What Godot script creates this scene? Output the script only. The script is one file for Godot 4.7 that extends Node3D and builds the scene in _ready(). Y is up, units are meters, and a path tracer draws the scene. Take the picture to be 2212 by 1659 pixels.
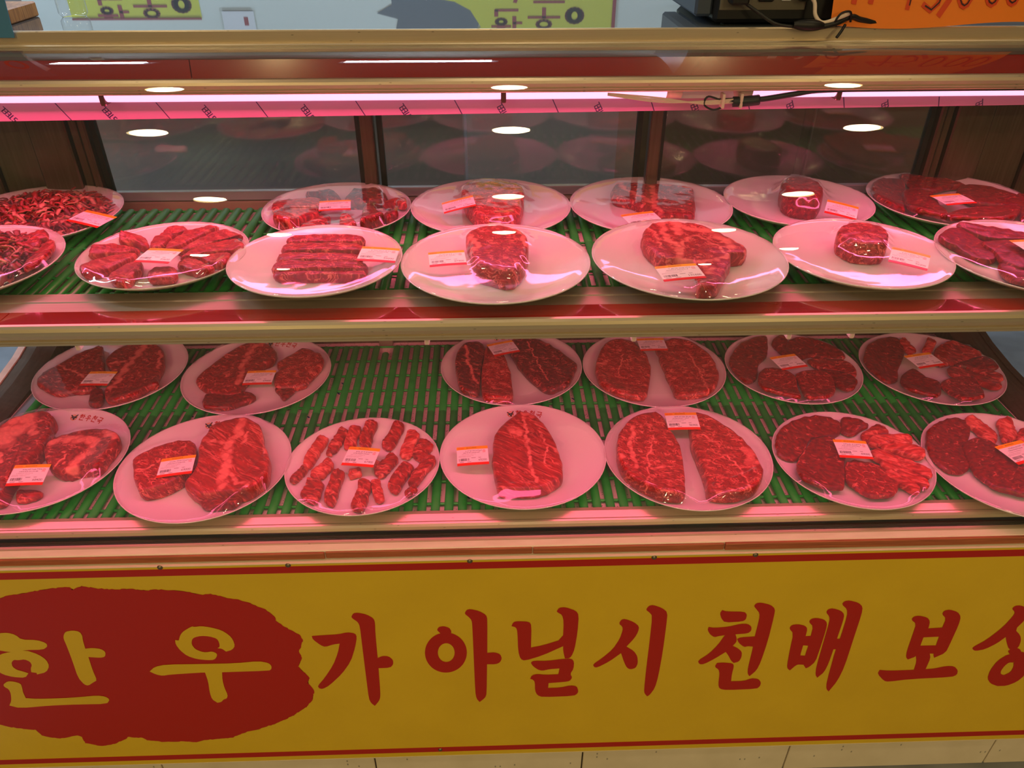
extends Node3D
# A butcher's two-tier display case, built in metres (y up), customer side towards +z.
var M := {}
var taken := {}
var rng := RandomNumberGenerator.new()
var plates := {}
var tex_cache := {}
var nA := FastNoiseLite.new()
var nC := FastNoiseLite.new()
var nF := FastNoiseLite.new()
var nT := FastNoiseLite.new()
var nR := FastNoiseLite.new()

func _ready():
	view()
	rng.seed = 7
	noises()
	materials()
	room()
	lamps()
	display_case()
	shelves()
	sign_board()
	tier_lights()
	counter_things()
	food()

func view():
	var cam := Camera3D.new()
	cam.name = "camera"
	cam.position = Vector3(0, 1.55, 0)
	cam.rotation_degrees = Vector3(-33.6, -1.77, 0)
	cam.fov = 53.08
	cam.near = 0.02
	cam.far = 50.0
	add_child(cam)
	var env := Environment.new()
	env.background_mode = Environment.BG_COLOR
	env.background_color = Color(0.02, 0.02, 0.022)
	env.tonemap_mode = Environment.TONE_MAPPER_LINEAR
	env.tonemap_exposure = 1.0
	env.sdfgi_enabled = true
	env.ssao_enabled = true
	env.ssil_enabled = true
	var we := WorldEnvironment.new()
	we.name = "world"
	we.environment = env
	add_child(we)

const WARM := Color(1.0, 0.88, 0.60)
const COOL := Color(0.80, 0.90, 1.0)
const PINK := Color(1.0, 0.34, 0.53)
const E_DOWN := 1.15
const E_TUBE := 2.3
const E_LED := 0.50

# ------------------------------------------------------------------ helpers
func numbered(n: String) -> String:
	if not taken.has(n):
		taken[n] = 0
		return n
	taken[n] += 1
	return "%s_%03d" % [n, taken[n]]

func thing(called: String, label: String, category: String, at := Vector3.ZERO, group := "") -> Node3D:
	var o := Node3D.new()
	o.name = numbered(called)
	add_child(o)
	o.position = at
	tag(o, label, category, group)
	return o

func tag(o: Node, label: String, category: String, group := ""):
	o.set_meta("label", label)
	o.set_meta("category", category)
	if group:
		o.set_meta("group", group)

func new_st() -> SurfaceTool:
	var st := SurfaceTool.new()
	st.begin(Mesh.PRIMITIVE_TRIANGLES)
	return st

func mesh_of(st: SurfaceTool) -> ArrayMesh:
	st.generate_normals()
	return st.commit()

func obj(called: String, what, mat: Material, parent: Node = self, at := Vector3.ZERO) -> MeshInstance3D:
	var o := MeshInstance3D.new()
	o.mesh = mesh_of(what) if what is SurfaceTool else what
	o.material_override = mat
	o.name = numbered(called) if parent == self else called
	parent.add_child(o, true)
	o.position = at
	return o

func struct(called: String, what, mat: Material, label := "") -> MeshInstance3D:
	var o := obj(called, what, mat)
	o.set_meta("kind", "structure")
	if label:
		o.set_meta("label", label)
	return o

func tri(st: SurfaceTool, a: Vector3, b: Vector3, c: Vector3):
	st.add_vertex(a)
	st.add_vertex(b)
	st.add_vertex(c)

func quad(st: SurfaceTool, a: Vector3, b: Vector3, c: Vector3, d: Vector3):
	tri(st, a, b, c)
	tri(st, a, c, d)

func box(st: SurfaceTool, lo: Vector3, hi: Vector3, ch := 0.0):
	# a box with chamfered edges
	st.set_smooth_group(-1)
	ch = minf(ch, 0.45 * minf(hi.x - lo.x, minf(hi.y - lo.y, hi.z - lo.z)))
	var c := (lo + hi) / 2.0
	var h := (hi - lo) / 2.0
	var face := func(ax: int, sg: float) -> Array:
		var u := (ax + 1) % 3
		var v := (ax + 2) % 3
		var out := []
		for k in [[-1, -1], [1, -1], [1, 1], [-1, 1]]:
			var p := Vector3.ZERO
			p[ax] = sg * h[ax]
			p[u] = k[0] * (h[u] - ch)
			p[v] = k[1] * (h[v] - ch)
			out.append(c + p)
		return out
	var f := {}
	for ax in 3:
		for sg in [-1.0, 1.0]:
			var q: Array = face.call(ax, sg)
			f[[ax, sg]] = q
			if sg > 0:
				quad(st, q[0], q[3], q[2], q[1])
			else:
				quad(st, q[0], q[1], q[2], q[3])
	if ch <= 0.0:
		return
	for ax in 3:
		# edges parallel to ax
		var u := (ax + 1) % 3
		var v := (ax + 2) % 3
		for su in [-1.0, 1.0]:
			for sv in [-1.0, 1.0]:
				var pts := []
				for e in [[u, su, v, sv], [v, sv, u, su]]:
					for s in [-1.0, 1.0]:
						var p := Vector3.ZERO
						p[e[0]] = e[1] * h[e[0]]
						p[e[2]] = e[3] * (h[e[2]] - ch)
						p[ax] = s * (h[ax] - ch)
						pts.append(c + p)
				if su * sv > 0:
					quad(st, pts[0], pts[1], pts[3], pts[2])
				else:
					quad(st, pts[0], pts[2], pts[3], pts[1])
	for sx in [-1.0, 1.0]:
		for sy in [-1.0, 1.0]:
			for sz in [-1.0, 1.0]:
				var s := Vector3(sx, sy, sz)
				var a := c + s * Vector3(h.x, h.y - ch, h.z - ch)
				var b := c + s * Vector3(h.x - ch, h.y, h.z - ch)
				var d := c + s * Vector3(h.x - ch, h.y - ch, h.z)
				if sx * sy * sz > 0:
					tri(st, a, d, b)
				else:
					tri(st, a, b, d)

func box_mesh(lo: Vector3, hi: Vector3, ch := 0.0) -> SurfaceTool:
	var st := new_st()
	box(st, lo, hi, ch)
	return st

func profile(st: SurfaceTool, pts: Array, x0: float, x1: float, closed := true, smooth := false):
	# pts are Vector2(z, y); swept along x
	st.set_smooth_group(0 if smooth else -1)
	var n := pts.size()
	for i in (n if closed else n - 1):
		var a: Vector2 = pts[i]
		var b: Vector2 = pts[(i + 1) % n]
		quad(st, Vector3(x0, a.y, a.x), Vector3(x0, b.y, b.x), Vector3(x1, b.y, b.x), Vector3(x1, a.y, a.x))
	if closed:
		st.set_smooth_group(-1)
		var flat := PackedVector2Array(pts)
		var ix := Geometry2D.triangulate_polygon(flat)
		for k in range(0, ix.size(), 3):
			for x in [x0, x1]:
				tri(st, Vector3(x, flat[ix[k]].y, flat[ix[k]].x), Vector3(x, flat[ix[k + 1]].y, flat[ix[k + 1]].x), Vector3(x, flat[ix[k + 2]].y, flat[ix[k + 2]].x))

func lathe(st: SurfaceTool, pts: Array, n := 48, cx := 0.0, cz := 0.0):
	# pts are Vector2(r, y)
	st.set_smooth_group(0)
	for i in pts.size() - 1:
		for k in n:
			var a0 := TAU * k / n
			var a1 := TAU * (k + 1) / n
			var p: Vector2 = pts[i]
			var q: Vector2 = pts[i + 1]
			quad(st, Vector3(cx + p.x * cos(a0), p.y, cz + p.x * sin(a0)), Vector3(cx + p.x * cos(a1), p.y, cz + p.x * sin(a1)), Vector3(cx + q.x * cos(a1), q.y, cz + q.x * sin(a1)), Vector3(cx + q.x * cos(a0), q.y, cz + q.x * sin(a0)))

func tube(st: SurfaceTool, path: Array, r: float, n := 10, caps := true):
	st.set_smooth_group(0)
	var rings := []
	var up := Vector3.UP
	for i in path.size():
		var d: Vector3 = ((path[mini(i + 1, path.size() - 1)] as Vector3) - (path[maxi(i - 1, 0)] as Vector3)).normalized()
		if absf(d.dot(up)) > 0.95:
			up = Vector3.RIGHT if absf(d.x) < 0.9 else Vector3.BACK
		var s := d.cross(up).normalized()
		up = s.cross(d).normalized()
		var ring := []
		for k in n:
			var a := TAU * k / n
			ring.append(path[i] + (s * cos(a) + up * sin(a)) * r)
		rings.append(ring)
	for i in rings.size() - 1:
		for k in n:
			quad(st, rings[i][k], rings[i + 1][k], rings[i + 1][(k + 1) % n], rings[i][(k + 1) % n])
	if caps:
		for k in n:
			tri(st, path[0], rings[0][k], rings[0][(k + 1) % n])
			tri(st, path[-1], rings[-1][(k + 1) % n], rings[-1][k])

func smooth_path(pts: Array, per := 8) -> Array:
	var c := Curve3D.new()
	for i in pts.size():
		var t: Vector3 = ((pts[mini(i + 1, pts.size() - 1)] as Vector3) - (pts[maxi(i - 1, 0)] as Vector3)) / 6.0
		c.add_point(pts[i], -t, t)
	var out := []
	for i in (pts.size() - 1) * per + 1:
		out.append(c.samplef(float(i) / per))
	return out

func strokes(st: SurfaceTool, lines: Array, w: float, to3: Callable):
	# flat brush strokes; lines are arrays of Vector2 in the drawing's own units, w in the same units
	st.set_smooth_group(-1)
	for l in lines:
		for i in l.size() - 1:
			var a: Vector2 = l[i]
			var b: Vector2 = l[i + 1]
			var d := (b - a).normalized()
			var s := d.orthogonal() * w / 2.0
			a -= d * w * 0.3
			b += d * w * 0.3
			quad(st, to3.call(a + s), to3.call(b + s), to3.call(b - s), to3.call(a - s))

func arc2(cx: float, cy: float, rx: float, ry: float, n := 12, a0 := 0.0, a1 := TAU) -> Array:
	var out := []
	for i in n + 1:
		var a := a0 + (a1 - a0) * i / n
		out.append(Vector2(cx + rx * cos(a), cy + ry * sin(a)))
	return out

func hangul(which: String) -> Array:
	match which:
		"han": return [[Vector2(.25, .97), Vector2(.45, .97)], [Vector2(.08, .84), Vector2(.62, .84)], arc2(.35, .62, .14, .13), [Vector2(.76, .97), Vector2(.76, .4)], [Vector2(.76, .68), Vector2(.97, .68)], [Vector2(.2, .34), Vector2(.2, .08), Vector2(.85, .08)]]
		"u": return [arc2(.5, .75, .2, .18), [Vector2(.03, .42), Vector2(.97, .42)], [Vector2(.5, .42), Vector2(.5, .0)]]
		"cheon": return [[Vector2(.28, .98), Vector2(.44, .98)], [Vector2(.1, .85), Vector2(.6, .85)], [Vector2(.36, .85), Vector2(.1, .48)], [Vector2(.34, .72), Vector2(.58, .5)], [Vector2(.6, .68), Vector2(.8, .68)], [Vector2(.8, .97), Vector2(.8, .38)], [Vector2(.2, .32), Vector2(.2, .06), Vector2(.88, .06)]]
	return [[Vector2(.15, .94), Vector2(.82, .94), Vector2(.76, .62)], [Vector2(.03, .53), Vector2(.97, .53)], [Vector2(.5, .53), Vector2(.5, .38)], [Vector2(.2, .32), Vector2(.8, .32), Vector2(.77, .0)]]

func spread(lines: Array, dx: float, sx := 1.0, dy := 0.0) -> Array:
	var out := []
	for l in lines:
		var m := []
		for p in l:
			m.append(Vector2(p.x * sx + dx, p.y + dy))
		out.append(m)
	return out

# ------------------------------------------------------------------ materials
func noises():
	nA.noise_type = FastNoiseLite.TYPE_SIMPLEX_SMOOTH
	nA.frequency = 1.0
	nA.fractal_type = FastNoiseLite.FRACTAL_FBM
	nA.fractal_octaves = 3
	nA.seed = 11
	nC.noise_type = FastNoiseLite.TYPE_CELLULAR
	nC.frequency = 1.0
	nC.fractal_type = FastNoiseLite.FRACTAL_NONE
	nC.cellular_return_type = FastNoiseLite.RETURN_DISTANCE2_SUB
	nC.cellular_jitter = 1.0
	nC.seed = 5
	nF.noise_type = FastNoiseLite.TYPE_SIMPLEX_SMOOTH
	nF.frequency = 1.0
	nF.fractal_type = FastNoiseLite.FRACTAL_FBM
	nF.fractal_octaves = 2
	nF.seed = 23
	nR.noise_type = FastNoiseLite.TYPE_SIMPLEX_SMOOTH
	nR.frequency = 1.0
	nR.fractal_type = FastNoiseLite.FRACTAL_RIDGED
	nR.fractal_octaves = 4
	nR.fractal_lacunarity = 2.1
	nR.fractal_gain = 0.55
	nR.seed = 41
	nT.noise_type = FastNoiseLite.TYPE_SIMPLEX
	nT.frequency = 1.0
	nT.fractal_type = FastNoiseLite.FRACTAL_NONE
	nT.seed = 31

func mat(r: int, g: int, b: int, rough := 0.5, metal := 0.0) -> StandardMaterial3D:
	var m := StandardMaterial3D.new()
	m.albedo_color = Color8(r, g, b)
	m.roughness = rough
	m.metallic = metal
	return m

func grain_tex(w: int, h: int, fx: float, fy: float, c0: Color, c1: Color, sd: int, specks := 0.0) -> ImageTexture:
	var n := FastNoiseLite.new()
	n.seed = sd
	n.noise_type = FastNoiseLite.TYPE_SIMPLEX_SMOOTH
	n.frequency = 1.0
	n.fractal_octaves = 4
	var r2 := RandomNumberGenerator.new()
	r2.seed = sd
	var d := PackedByteArray()
	d.resize(w * h * 3)
	for y in h:
		for x in w:
			# blended across the seam so that the pattern repeats
			var u := float(x) / w
			var v0 := n.get_noise_2d(x * fx / w, y * fy / h)
			var v1 := n.get_noise_2d((x - w) * fx / w, y * fy / h)
			var t := clampf(0.5 + 0.9 * lerpf(v0, v1, u), 0.0, 1.0)
			var c := c0.lerp(c1, t)
			if specks > 0.0 and r2.randf() < specks:
				c = c.darkened(0.6)
			var k := (y * w + x) * 3
			d[k] = int(c.r * 255)
			d[k + 1] = int(c.g * 255)
			d[k + 2] = int(c.b * 255)
	return ImageTexture.create_from_image(Image.create_from_data(w, h, false, Image.FORMAT_RGB8, d))

func tri_mat(t: Texture2D, scale: Vector3, rough: float, metal := 0.0) -> StandardMaterial3D:
	var m := StandardMaterial3D.new()
	m.albedo_texture = t
	m.uv1_triplanar = true
	m.uv1_world_triplanar = true
	m.uv1_scale = scale
	m.roughness = rough
	m.metallic = metal
	return m

func materials():
	M.alum = tri_mat(grain_tex(256, 128, 3, 30, Color8(206, 188, 160), Color8(213, 195, 167), 3, 0.0007), Vector3(1.5, 12, 12), 0.38, 0.65)
	M.alum_dark = tri_mat(grain_tex(256, 128, 3, 20, Color8(154, 140, 120), Color8(160, 146, 126), 4), Vector3(1.5, 9, 9), 0.46, 0.5)
	M.steel = tri_mat(grain_tex(128, 256, 26, 4, Color8(92, 76, 62), Color8(112, 94, 78), 5), Vector3(5, 1.2, 5), 0.38, 0.6)
	M.alum_grey = tri_mat(grain_tex(256, 128, 3, 20, Color8(104, 94, 82), Color8(116, 106, 94), 17), Vector3(1.5, 9, 9), 0.4, 0.4)
	M.red = mat(150, 28, 10, 0.14)
	M.red.clearcoat_enabled = true
	M.red.clearcoat_roughness = 0.05
	M.cream = tri_mat(grain_tex(256, 128, 6, 6, Color8(236, 214, 190), Color8(246, 226, 204), 6), Vector3(2, 10, 10), 0.45)
	M.wood_trim = tri_mat(grain_tex(256, 128, 4, 26, Color8(140, 72, 42), Color8(190, 108, 66), 7), Vector3(2.2, 14, 14), 0.5)
	M.wood_block = tri_mat(grain_tex(128, 256, 14, 3, Color8(150, 92, 38), Color8(206, 142, 72), 8), Vector3(14, 6, 14), 0.45)
	M.yellow = tri_mat(grain_tex(128, 128, 3, 3, Color8(224, 184, 28), Color8(232, 192, 32), 9), Vector3(1.5, 1.5, 1.5), 0.42)
	M.sign_red = mat(184, 26, 5, 0.42)
	M.sign_edge = mat(222, 204, 172, 0.5)
	M.green = tri_mat(grain_tex(64, 128, 3, 5, Color8(40, 152, 58), Color8(60, 180, 76), 10), Vector3(6, 6, 6), 0.34)
	M.pan = tri_mat(grain_tex(256, 256, 5, 5, Color8(226, 204, 196), Color8(246, 228, 220), 12, 0.012), Vector3(3, 3, 3), 0.4)
	M.ink_blue = mat(40, 40, 130, 0.6)
	M.gasket = mat(6, 5, 5, 0.5)
	M.black = mat(16, 16, 18, 0.42)
	M.cable = mat(12, 12, 13, 0.45)
	M.wire = mat(226, 206, 188, 0.5)
	M.screw = mat(130, 120, 96, 0.35, 0.8)
	M.tile = tri_mat(grain_tex(256, 128, 5, 4, Color8(226, 210, 184), Color8(238, 222, 198), 13, 0.002), Vector3(2, 2, 2), 0.35)
	M.clip = mat(96, 30, 26, 0.5)
	M.grout = mat(70, 58, 44, 0.8)
	M.dark = mat(26, 20, 16, 0.7)
	M.porcelain = mat(236, 232, 228, 0.12)
	M.porcelain.clearcoat_enabled = true
	M.porcelain.clearcoat = 0.5
	M.porcelain.clearcoat_roughness = 0.05
	M.logo_red = mat(190, 50, 40, 0.4)
	M.logo_black = mat(26, 22, 24, 0.4)
	M.logo_orange = mat(226, 140, 60, 0.4)
	M.glass = StandardMaterial3D.new()
	M.glass.transparency = BaseMaterial3D.TRANSPARENCY_ALPHA
	M.glass.albedo_color = Color(0.9, 0.95, 0.95, 0.012)
	M.glass.roughness = 0.0
	M.film = StandardMaterial3D.new()
	M.film.transparency = BaseMaterial3D.TRANSPARENCY_ALPHA
	M.film.albedo_color = Color(1, 1, 1, 0.03)
	M.film.roughness = 0.05
	M.pane = StandardMaterial3D.new()
	M.pane.transparency = BaseMaterial3D.TRANSPARENCY_ALPHA
	M.pane.albedo_color = Color(0.6, 0.65, 0.7, 0.05)
	M.pane.roughness = 0.05
	M.wall = mat(120, 112, 104, 0.8)
	M.wall_hall = mat(70, 60, 50, 0.85)
	M.ceil = mat(150, 140, 128, 0.85)
	M.floor = tri_mat(grain_tex(256, 256, 5, 5, Color8(118, 122, 128), Color8(140, 144, 150), 14), Vector3(1.2, 1.2, 1.2), 0.45)
	M.flap = film_print()
	M.card_blue = mat(60, 120, 160, 0.6)
	M.card_orange = mat(240, 128, 20, 0.6)
	M.marker = mat(214, 66, 10, 0.6)
	M.pen = mat(50, 14, 10, 0.6)
	M.paper = mat(222, 224, 226, 0.6)
	M.banner_yellow = mat(206, 206, 60, 0.6)
	M.banner_white = mat(214, 222, 214, 0.6)
	M.banner_grey = mat(96, 104, 112, 0.6)
	M.banner_red = mat(150, 50, 56, 0.6)
	M.stainless = mat(170, 176, 184, 0.3, 0.5)
	M.top_glass = mat(46, 54, 62, 0.02)
	M.top_glass.metallic_specular = 1.0
	M.top_glass.metallic = 0.4
	M.top_glass.albedo_color = Color8(118, 126, 134)
	M.port_grey = mat(96, 90, 76, 0.5)
	M.card_slate = mat(62, 72, 88, 0.5)
	M.brown = mat(92, 66, 44, 0.6)
	for k in ["marble", "lean", "chuck", "grain", "salmon", "rib", "rib2", "dark"]:
		var m := StandardMaterial3D.new()
		m.albedo_texture = meat_texture(k, 560, 0.2, 100 + k.length() * 7 + k.unicode_at(0), [], 0.6)
		wet(m)
		M[k] = m

func wet(m: StandardMaterial3D):
	m.roughness = 0.36
	m.metallic_specular = 0.45
	m.texture_repeat = false

func film_print() -> StandardMaterial3D:
	# one repeat of the printed protective film: a ruled line and the word STEEL, 0.156 m long
	var w := 512
	var h := 96
	var im := Image.create(w, h, false, Image.FORMAT_RGB8)
	im.fill(Color8(184, 126, 156))
	var ink := Color8(44, 12, 70)
	var line := func(a: Vector2, b: Vector2, t: int):
		var n := int(a.distance_to(b)) + 1
		for i in n + 1:
			var p := a.lerp(b, float(i) / n)
			im.fill_rect(Rect2i(int(p.x) - t / 2, int(p.y) - t / 2, t, t).intersection(Rect2i(0, 0, w, h)), ink)
	line.call(Vector2(20, 0), Vector2(66, 96), 4)
	# the word reads up the strip, its first letter cut off by the lower edge
	var o := Vector2(300, 80)
	var along := Vector2(-0.50, -0.866)
	var up := Vector2(-0.866, 0.50)
	var letters := [[[Vector2(8, 18), Vector2(0, 18), Vector2(0, 9), Vector2(8, 9), Vector2(8, 0), Vector2(0, 0)]],
		[[Vector2(0, 18), Vector2(12, 18)], [Vector2(6, 18), Vector2(6, 0)]],
		[[Vector2(10, 18), Vector2(0, 18), Vector2(0, 0), Vector2(10, 0)], [Vector2(0, 9), Vector2(9, 9)]],
		[[Vector2(10, 18), Vector2(0, 18), Vector2(0, 0), Vector2(10, 0)], [Vector2(0, 9), Vector2(9, 9)]],
		[[Vector2(0, 18), Vector2(0, 0), Vector2(10, 0)]]]
	for i in 5:
		for l in letters[i]:
			for k in l.size() - 1:
				var p: Vector2 = l[k]
				var q: Vector2 = l[k + 1]
				line.call(o + along * (p.x * 1.15 + i * 16.5 - 4.0) + up * p.y * 1.7, o + along * (q.x * 1.15 + i * 16.5 - 4.0) + up * q.y * 1.7, 4)
	var m := StandardMaterial3D.new()
	m.albedo_texture = ImageTexture.create_from_image(im)
	m.roughness = 0.4
	return m

func meat_texture(kind: String, px: int, size: float, sd: int, seams: Array, ang: float) -> ImageTexture:
	# colours of a cut across `size` metres: lean tone, marbling, grain and traced fat seams [points in -0.5..0.5, half width in metres]
	var mm := size * 1000.0 / px
	# vein: size of the vein network in mm, fine: how rare it is, vw: how soft its edge, stretch: how far it runs with the grain
	var vein := 9.0
	var vw := 0.34
	var fine := 0.52
	var amount := 0.85
	var stretch := 1.5
	var c0 := Color8(124, 10, 16)
	var c1 := Color8(176, 26, 30)
	var fat := Color8(246, 128, 114)
	match kind:
		"lean":
			vein = 17.0; fine = 0.80; vw = 0.25; amount = 0.75; stretch = 1.4; c0 = Color8(96, 4, 12); c1 = Color8(150, 16, 22)
		"chuck":
			vein = 14.0; fine = 0.66; vw = 0.28; amount = 0.85; stretch = 1.2; c0 = Color8(112, 8, 14); c1 = Color8(172, 28, 32)
		"grain":
			vein = 6.5; fine = 0.52; vw = 0.4; amount = 0.75; stretch = 6.0; c0 = Color8(130, 8, 14); c1 = Color8(180, 24, 26)
		"salmon":
			vein = 7.0; fine = 0.42; vw = 0.5; amount = 0.7; stretch = 2.2; c0 = Color8(136, 22, 28); c1 = Color8(186, 48, 48)
		"rib":
			vein = 13.0; fine = 0.50; vw = 0.4; amount = 0.8; stretch = 2.4; c0 = Color8(120, 10, 14); c1 = Color8(190, 34, 34)
		"rib2":
			vein = 13.0; fine = 0.25; vw = 0.6; amount = 0.85; stretch = 2.8; c0 = Color8(150, 20, 22); c1 = Color8(216, 60, 54)
		"dark":
			vein = 12.0; fine = 0.64; vw = 0.28; amount = 0.75; stretch = 1.3; c0 = Color8(78, 6, 14); c1 = Color8(134, 22, 28)
	var mask := PackedFloat32Array()
	mask.resize(px * px)
	var r2 := RandomNumberGenerator.new()
	r2.seed = sd
	for s in seams:
		var pts: Array = s[0]
		var hw: float = 0.9 * s[1] * 1000.0 / mm
		for i in pts.size() - 1:
			var a: Vector2 = (pts[i] + Vector2(0.5, 0.5)) * px
			var b: Vector2 = (pts[i + 1] + Vector2(0.5, 0.5)) * px
			var n := int(a.distance_to(b) / maxf(hw * 0.25, 0.7)) + 1
			for k in n + 1:
				var p := a.lerp(b, float(k) / n)
				var q := hw * (0.8 + 0.5 * nF.get_noise_2d(p.x * mm / 6.0 + sd, p.y * mm / 6.0))
				p += Vector2(nF.get_noise_2d(p.x * mm / 22.0, p.y * mm / 22.0 + sd), nF.get_noise_2d(sd + p.x * mm / 22.0, p.y * mm / 22.0)) * maxf(hw * 1.2, 5.0 / mm)
				var shown := clampf(0.9 + 0.6 * nT.get_noise_2d(p.x * mm / 16.0, p.y * mm / 16.0 + sd), 0.55, 1.0)
				var lim := int(q * 1.5) + 1
				for yy in range(maxi(0, int(p.y) - lim), mini(px, int(p.y) + lim + 1)):
					for xx in range(maxi(0, int(p.x) - lim), mini(px, int(p.x) + lim + 1)):
						var e := clampf(1.6 * (1.25 - Vector2(xx - p.x, yy - p.y).length() / q), 0.0, shown)
						if e > mask[yy * px + xx]:
							mask[yy * px + xx] = e
	var d := PackedByteArray()
	d.resize(px * px * 3)
	var ca := cos(ang)
	var sa := sin(ang)
	var ox := sd * 13.7
	for y in px:
		for x in px:
			var u := (x - px * 0.5) * mm
			var v := (y - px * 0.5) * mm
			var gx := (u * ca + v * sa) / stretch + ox
			var gy := -u * sa + v * ca
			var wx := 3.0 * nT.get_noise_2d(gx / 14.0, gy / 14.0)
			var tone := clampf(0.5 + 0.9 * nA.get_noise_2d(gx / 9.0 + 50.0, gy / 9.0), 0.0, 1.0)
			var ridge := nR.get_noise_2d((gx + wx) / vein, (gy - wx) / vein)
			var where := 0.5 + 0.9 * nT.get_noise_2d(gx / 20.0, gy / 20.0)
			var f := clampf((ridge - fine + 0.28 * where) / vw, 0.0, 1.0) * amount
			var c := c0.lerp(c1, tone)
			c = c.lerp(fat, f)
			var s := mask[y * px + x]
			if s > 0.0:
				c = c.lerp(fat.darkened(0.10 * tone), s)
			var k := (y * px + x) * 3
			d[k] = int(c.r * 255.0)
			d[k + 1] = int(c.g * 255.0)
			d[k + 2] = int(c.b * 255.0)
	return ImageTexture.create_from_image(Image.create_from_data(px, px, false, Image.FORMAT_RGB8, d))

# ------------------------------------------------------------------ the room
func room():
	struct("floor", box_mesh(Vector3(-4, -0.1, -3.4), Vector3(4, 0, 7.5)), M.floor, "grey tiled shop floor")
	struct("ceiling", box_mesh(Vector3(-4, 2.8, -3.4), Vector3(4, 2.95, 7.5)), M.ceil)
	struct("wall_back", box_mesh(Vector3(-4, 0, -3.4), Vector3(4, 2.8, -3.28)), M.wall)
	struct("wall_front", box_mesh(Vector3(-4, 0, 7.5), Vector3(4, 2.8, 7.62)), M.wall_hall)
	struct("wall_left", box_mesh(Vector3(-4.12, 0, -3.4), Vector3(-4, 2.8, 7.62)), M.wall_hall)
	struct("wall_right", box_mesh(Vector3(4, 0, -3.4), Vector3(4.12, 2.8, 7.62)), M.wall_hall)
	# banner on the back wall, seen mirrored in the case top
	var b := thing("banner", "wide white and yellow banner on the back wall, mirrored in the case top", "banner", Vector3(0, 1.3, -3.275))
	obj("sheet", box_mesh(Vector3(-1.75, 0, 0), Vector3(0.9, 0.75, 0.003)), M.banner_white, b)
	obj("yellow_panel", box_mesh(Vector3(-1.58, 0.05, 0.003), Vector3(-1.09, 0.325, 0.005)), M.banner_yellow, b)
	var st := new_st()
	st.set_smooth_group(-1)
	var poly := PackedVector2Array([Vector2(-0.32, 0.1), Vector2(-0.30, 0.24), Vector2(-0.12, 0.27), Vector2(-0.06, 0.30), Vector2(-0.02, 0.36), Vector2(-0.08, 0.385), Vector2(-0.05, 0.42), Vector2(0.50, 0.44), Vector2(0.50, 0.05), Vector2(-0.2, 0.05)])
	fill_poly(st, poly, 0.0055)
	obj("yellow_panel", st, M.banner_yellow, b)
	st = new_st()
	st.set_smooth_group(-1)
	fill_poly(st, PackedVector2Array([Vector2(-0.36, 0.18), Vector2(-0.20, 0.22), Vector2(-0.08, 0.27), Vector2(-0.02, 0.33), Vector2(-0.05, 0.40), Vector2(-0.28, 0.42), Vector2(-0.36, 0.40), Vector2(-0.34, 0.33), Vector2(-0.42, 0.31), Vector2(-0.36, 0.28)]), 0.0045)
	obj("ink_splash", st, M.banner_grey, b)
	for spec in [[-1.5, 0.345], [0.0, 0.345]]:
		var x0: float = spec[0]
		var to3 := func(p: Vector2) -> Vector3: return Vector3(x0 + p.x * 0.125, 0.25 + p.y * 0.075 + (0.045 if x0 > -0.5 else 0.0), 0.0062)
		st = new_st()
		strokes(st, spread(hangul("han"), 0.12), 0.12, to3)
		strokes(st, spread(hangul("u"), 1.3), 0.12, to3)
		strokes(st, [arc2(2.75, 0.35, 0.2, 0.3, 16)], 0.2, to3)
		strokes(st, [[Vector2(0, -0.9), Vector2(1.0, -0.7), Vector2(0.9, -0.3)], [Vector2(1.5, -0.3), Vector2(2.4, -0.3)], [Vector2(1.9, -0.9), Vector2(2.3, -0.6)]], 0.12, to3)
		obj("lettering", st, M.banner_red, b)
	obj("border", box_mesh(Vector3(0.49, 0.0, 0.006), Vector3(0.503, 0.44, 0.0075)), M.banner_red, b)
	obj("border", box_mesh(Vector3(-1.58, 0.322, 0.006), Vector3(-1.09, 0.329, 0.0075)), M.banner_red, b)
	var nt := thing("notice", "small white paper notice taped to the back wall banner", "notice", Vector3(-0.95, 1.60, -3.27))
	obj("sheet", box_mesh(Vector3(-0.06, 0, 0), Vector3(0.06, 0.075, 0.002)), M.paper, nt)
	obj("print", box_mesh(Vector3(0.02, 0.02, 0.002), Vector3(0.036, 0.05, 0.0025)), M.banner_red, nt)
	# what stands behind the rear glass
	var fr := thing("steel_counter", "pale steel work counter behind the left rear pane", "counter", Vector3(-0.62, 0, -2.3))
	obj("body", box_mesh(Vector3(-0.6, 0.08, -0.3), Vector3(0.55, 1.0, 0.0), 0.004), M.stainless, fr)
	obj("worktop", box_mesh(Vector3(-0.62, 1.0, -0.32), Vector3(0.57, 1.03, 0.02), 0.004), M.stainless, fr)
	obj("plinth", box_mesh(Vector3(-0.58, 0.0, -0.28), Vector3(0.53, 0.08, -0.03), 0.0), M.dark, fr)
	var br := thing("brown_cabinet", "dark brown cabinet behind the right rear pane", "cabinet", Vector3(0.85, 0, -2.3))
	obj("body", box_mesh(Vector3(-0.4, 0.06, -0.4), Vector3(0.6, 1.05, 0.0), 0.004), M.brown, br)
	obj("door", box_mesh(Vector3(-0.37, 0.1, 0.0), Vector3(0.08, 1.0, 0.018), 0.003), M.brown, br)
	obj("door", box_mesh(Vector3(0.11, 0.1, 0.0), Vector3(0.57, 1.0, 0.018), 0.003), M.brown, br)
	obj("plinth", box_mesh(Vector3(-0.38, 0.0, -0.38), Vector3(0.58, 0.06, -0.02), 0.0), M.dark, br)

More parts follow.
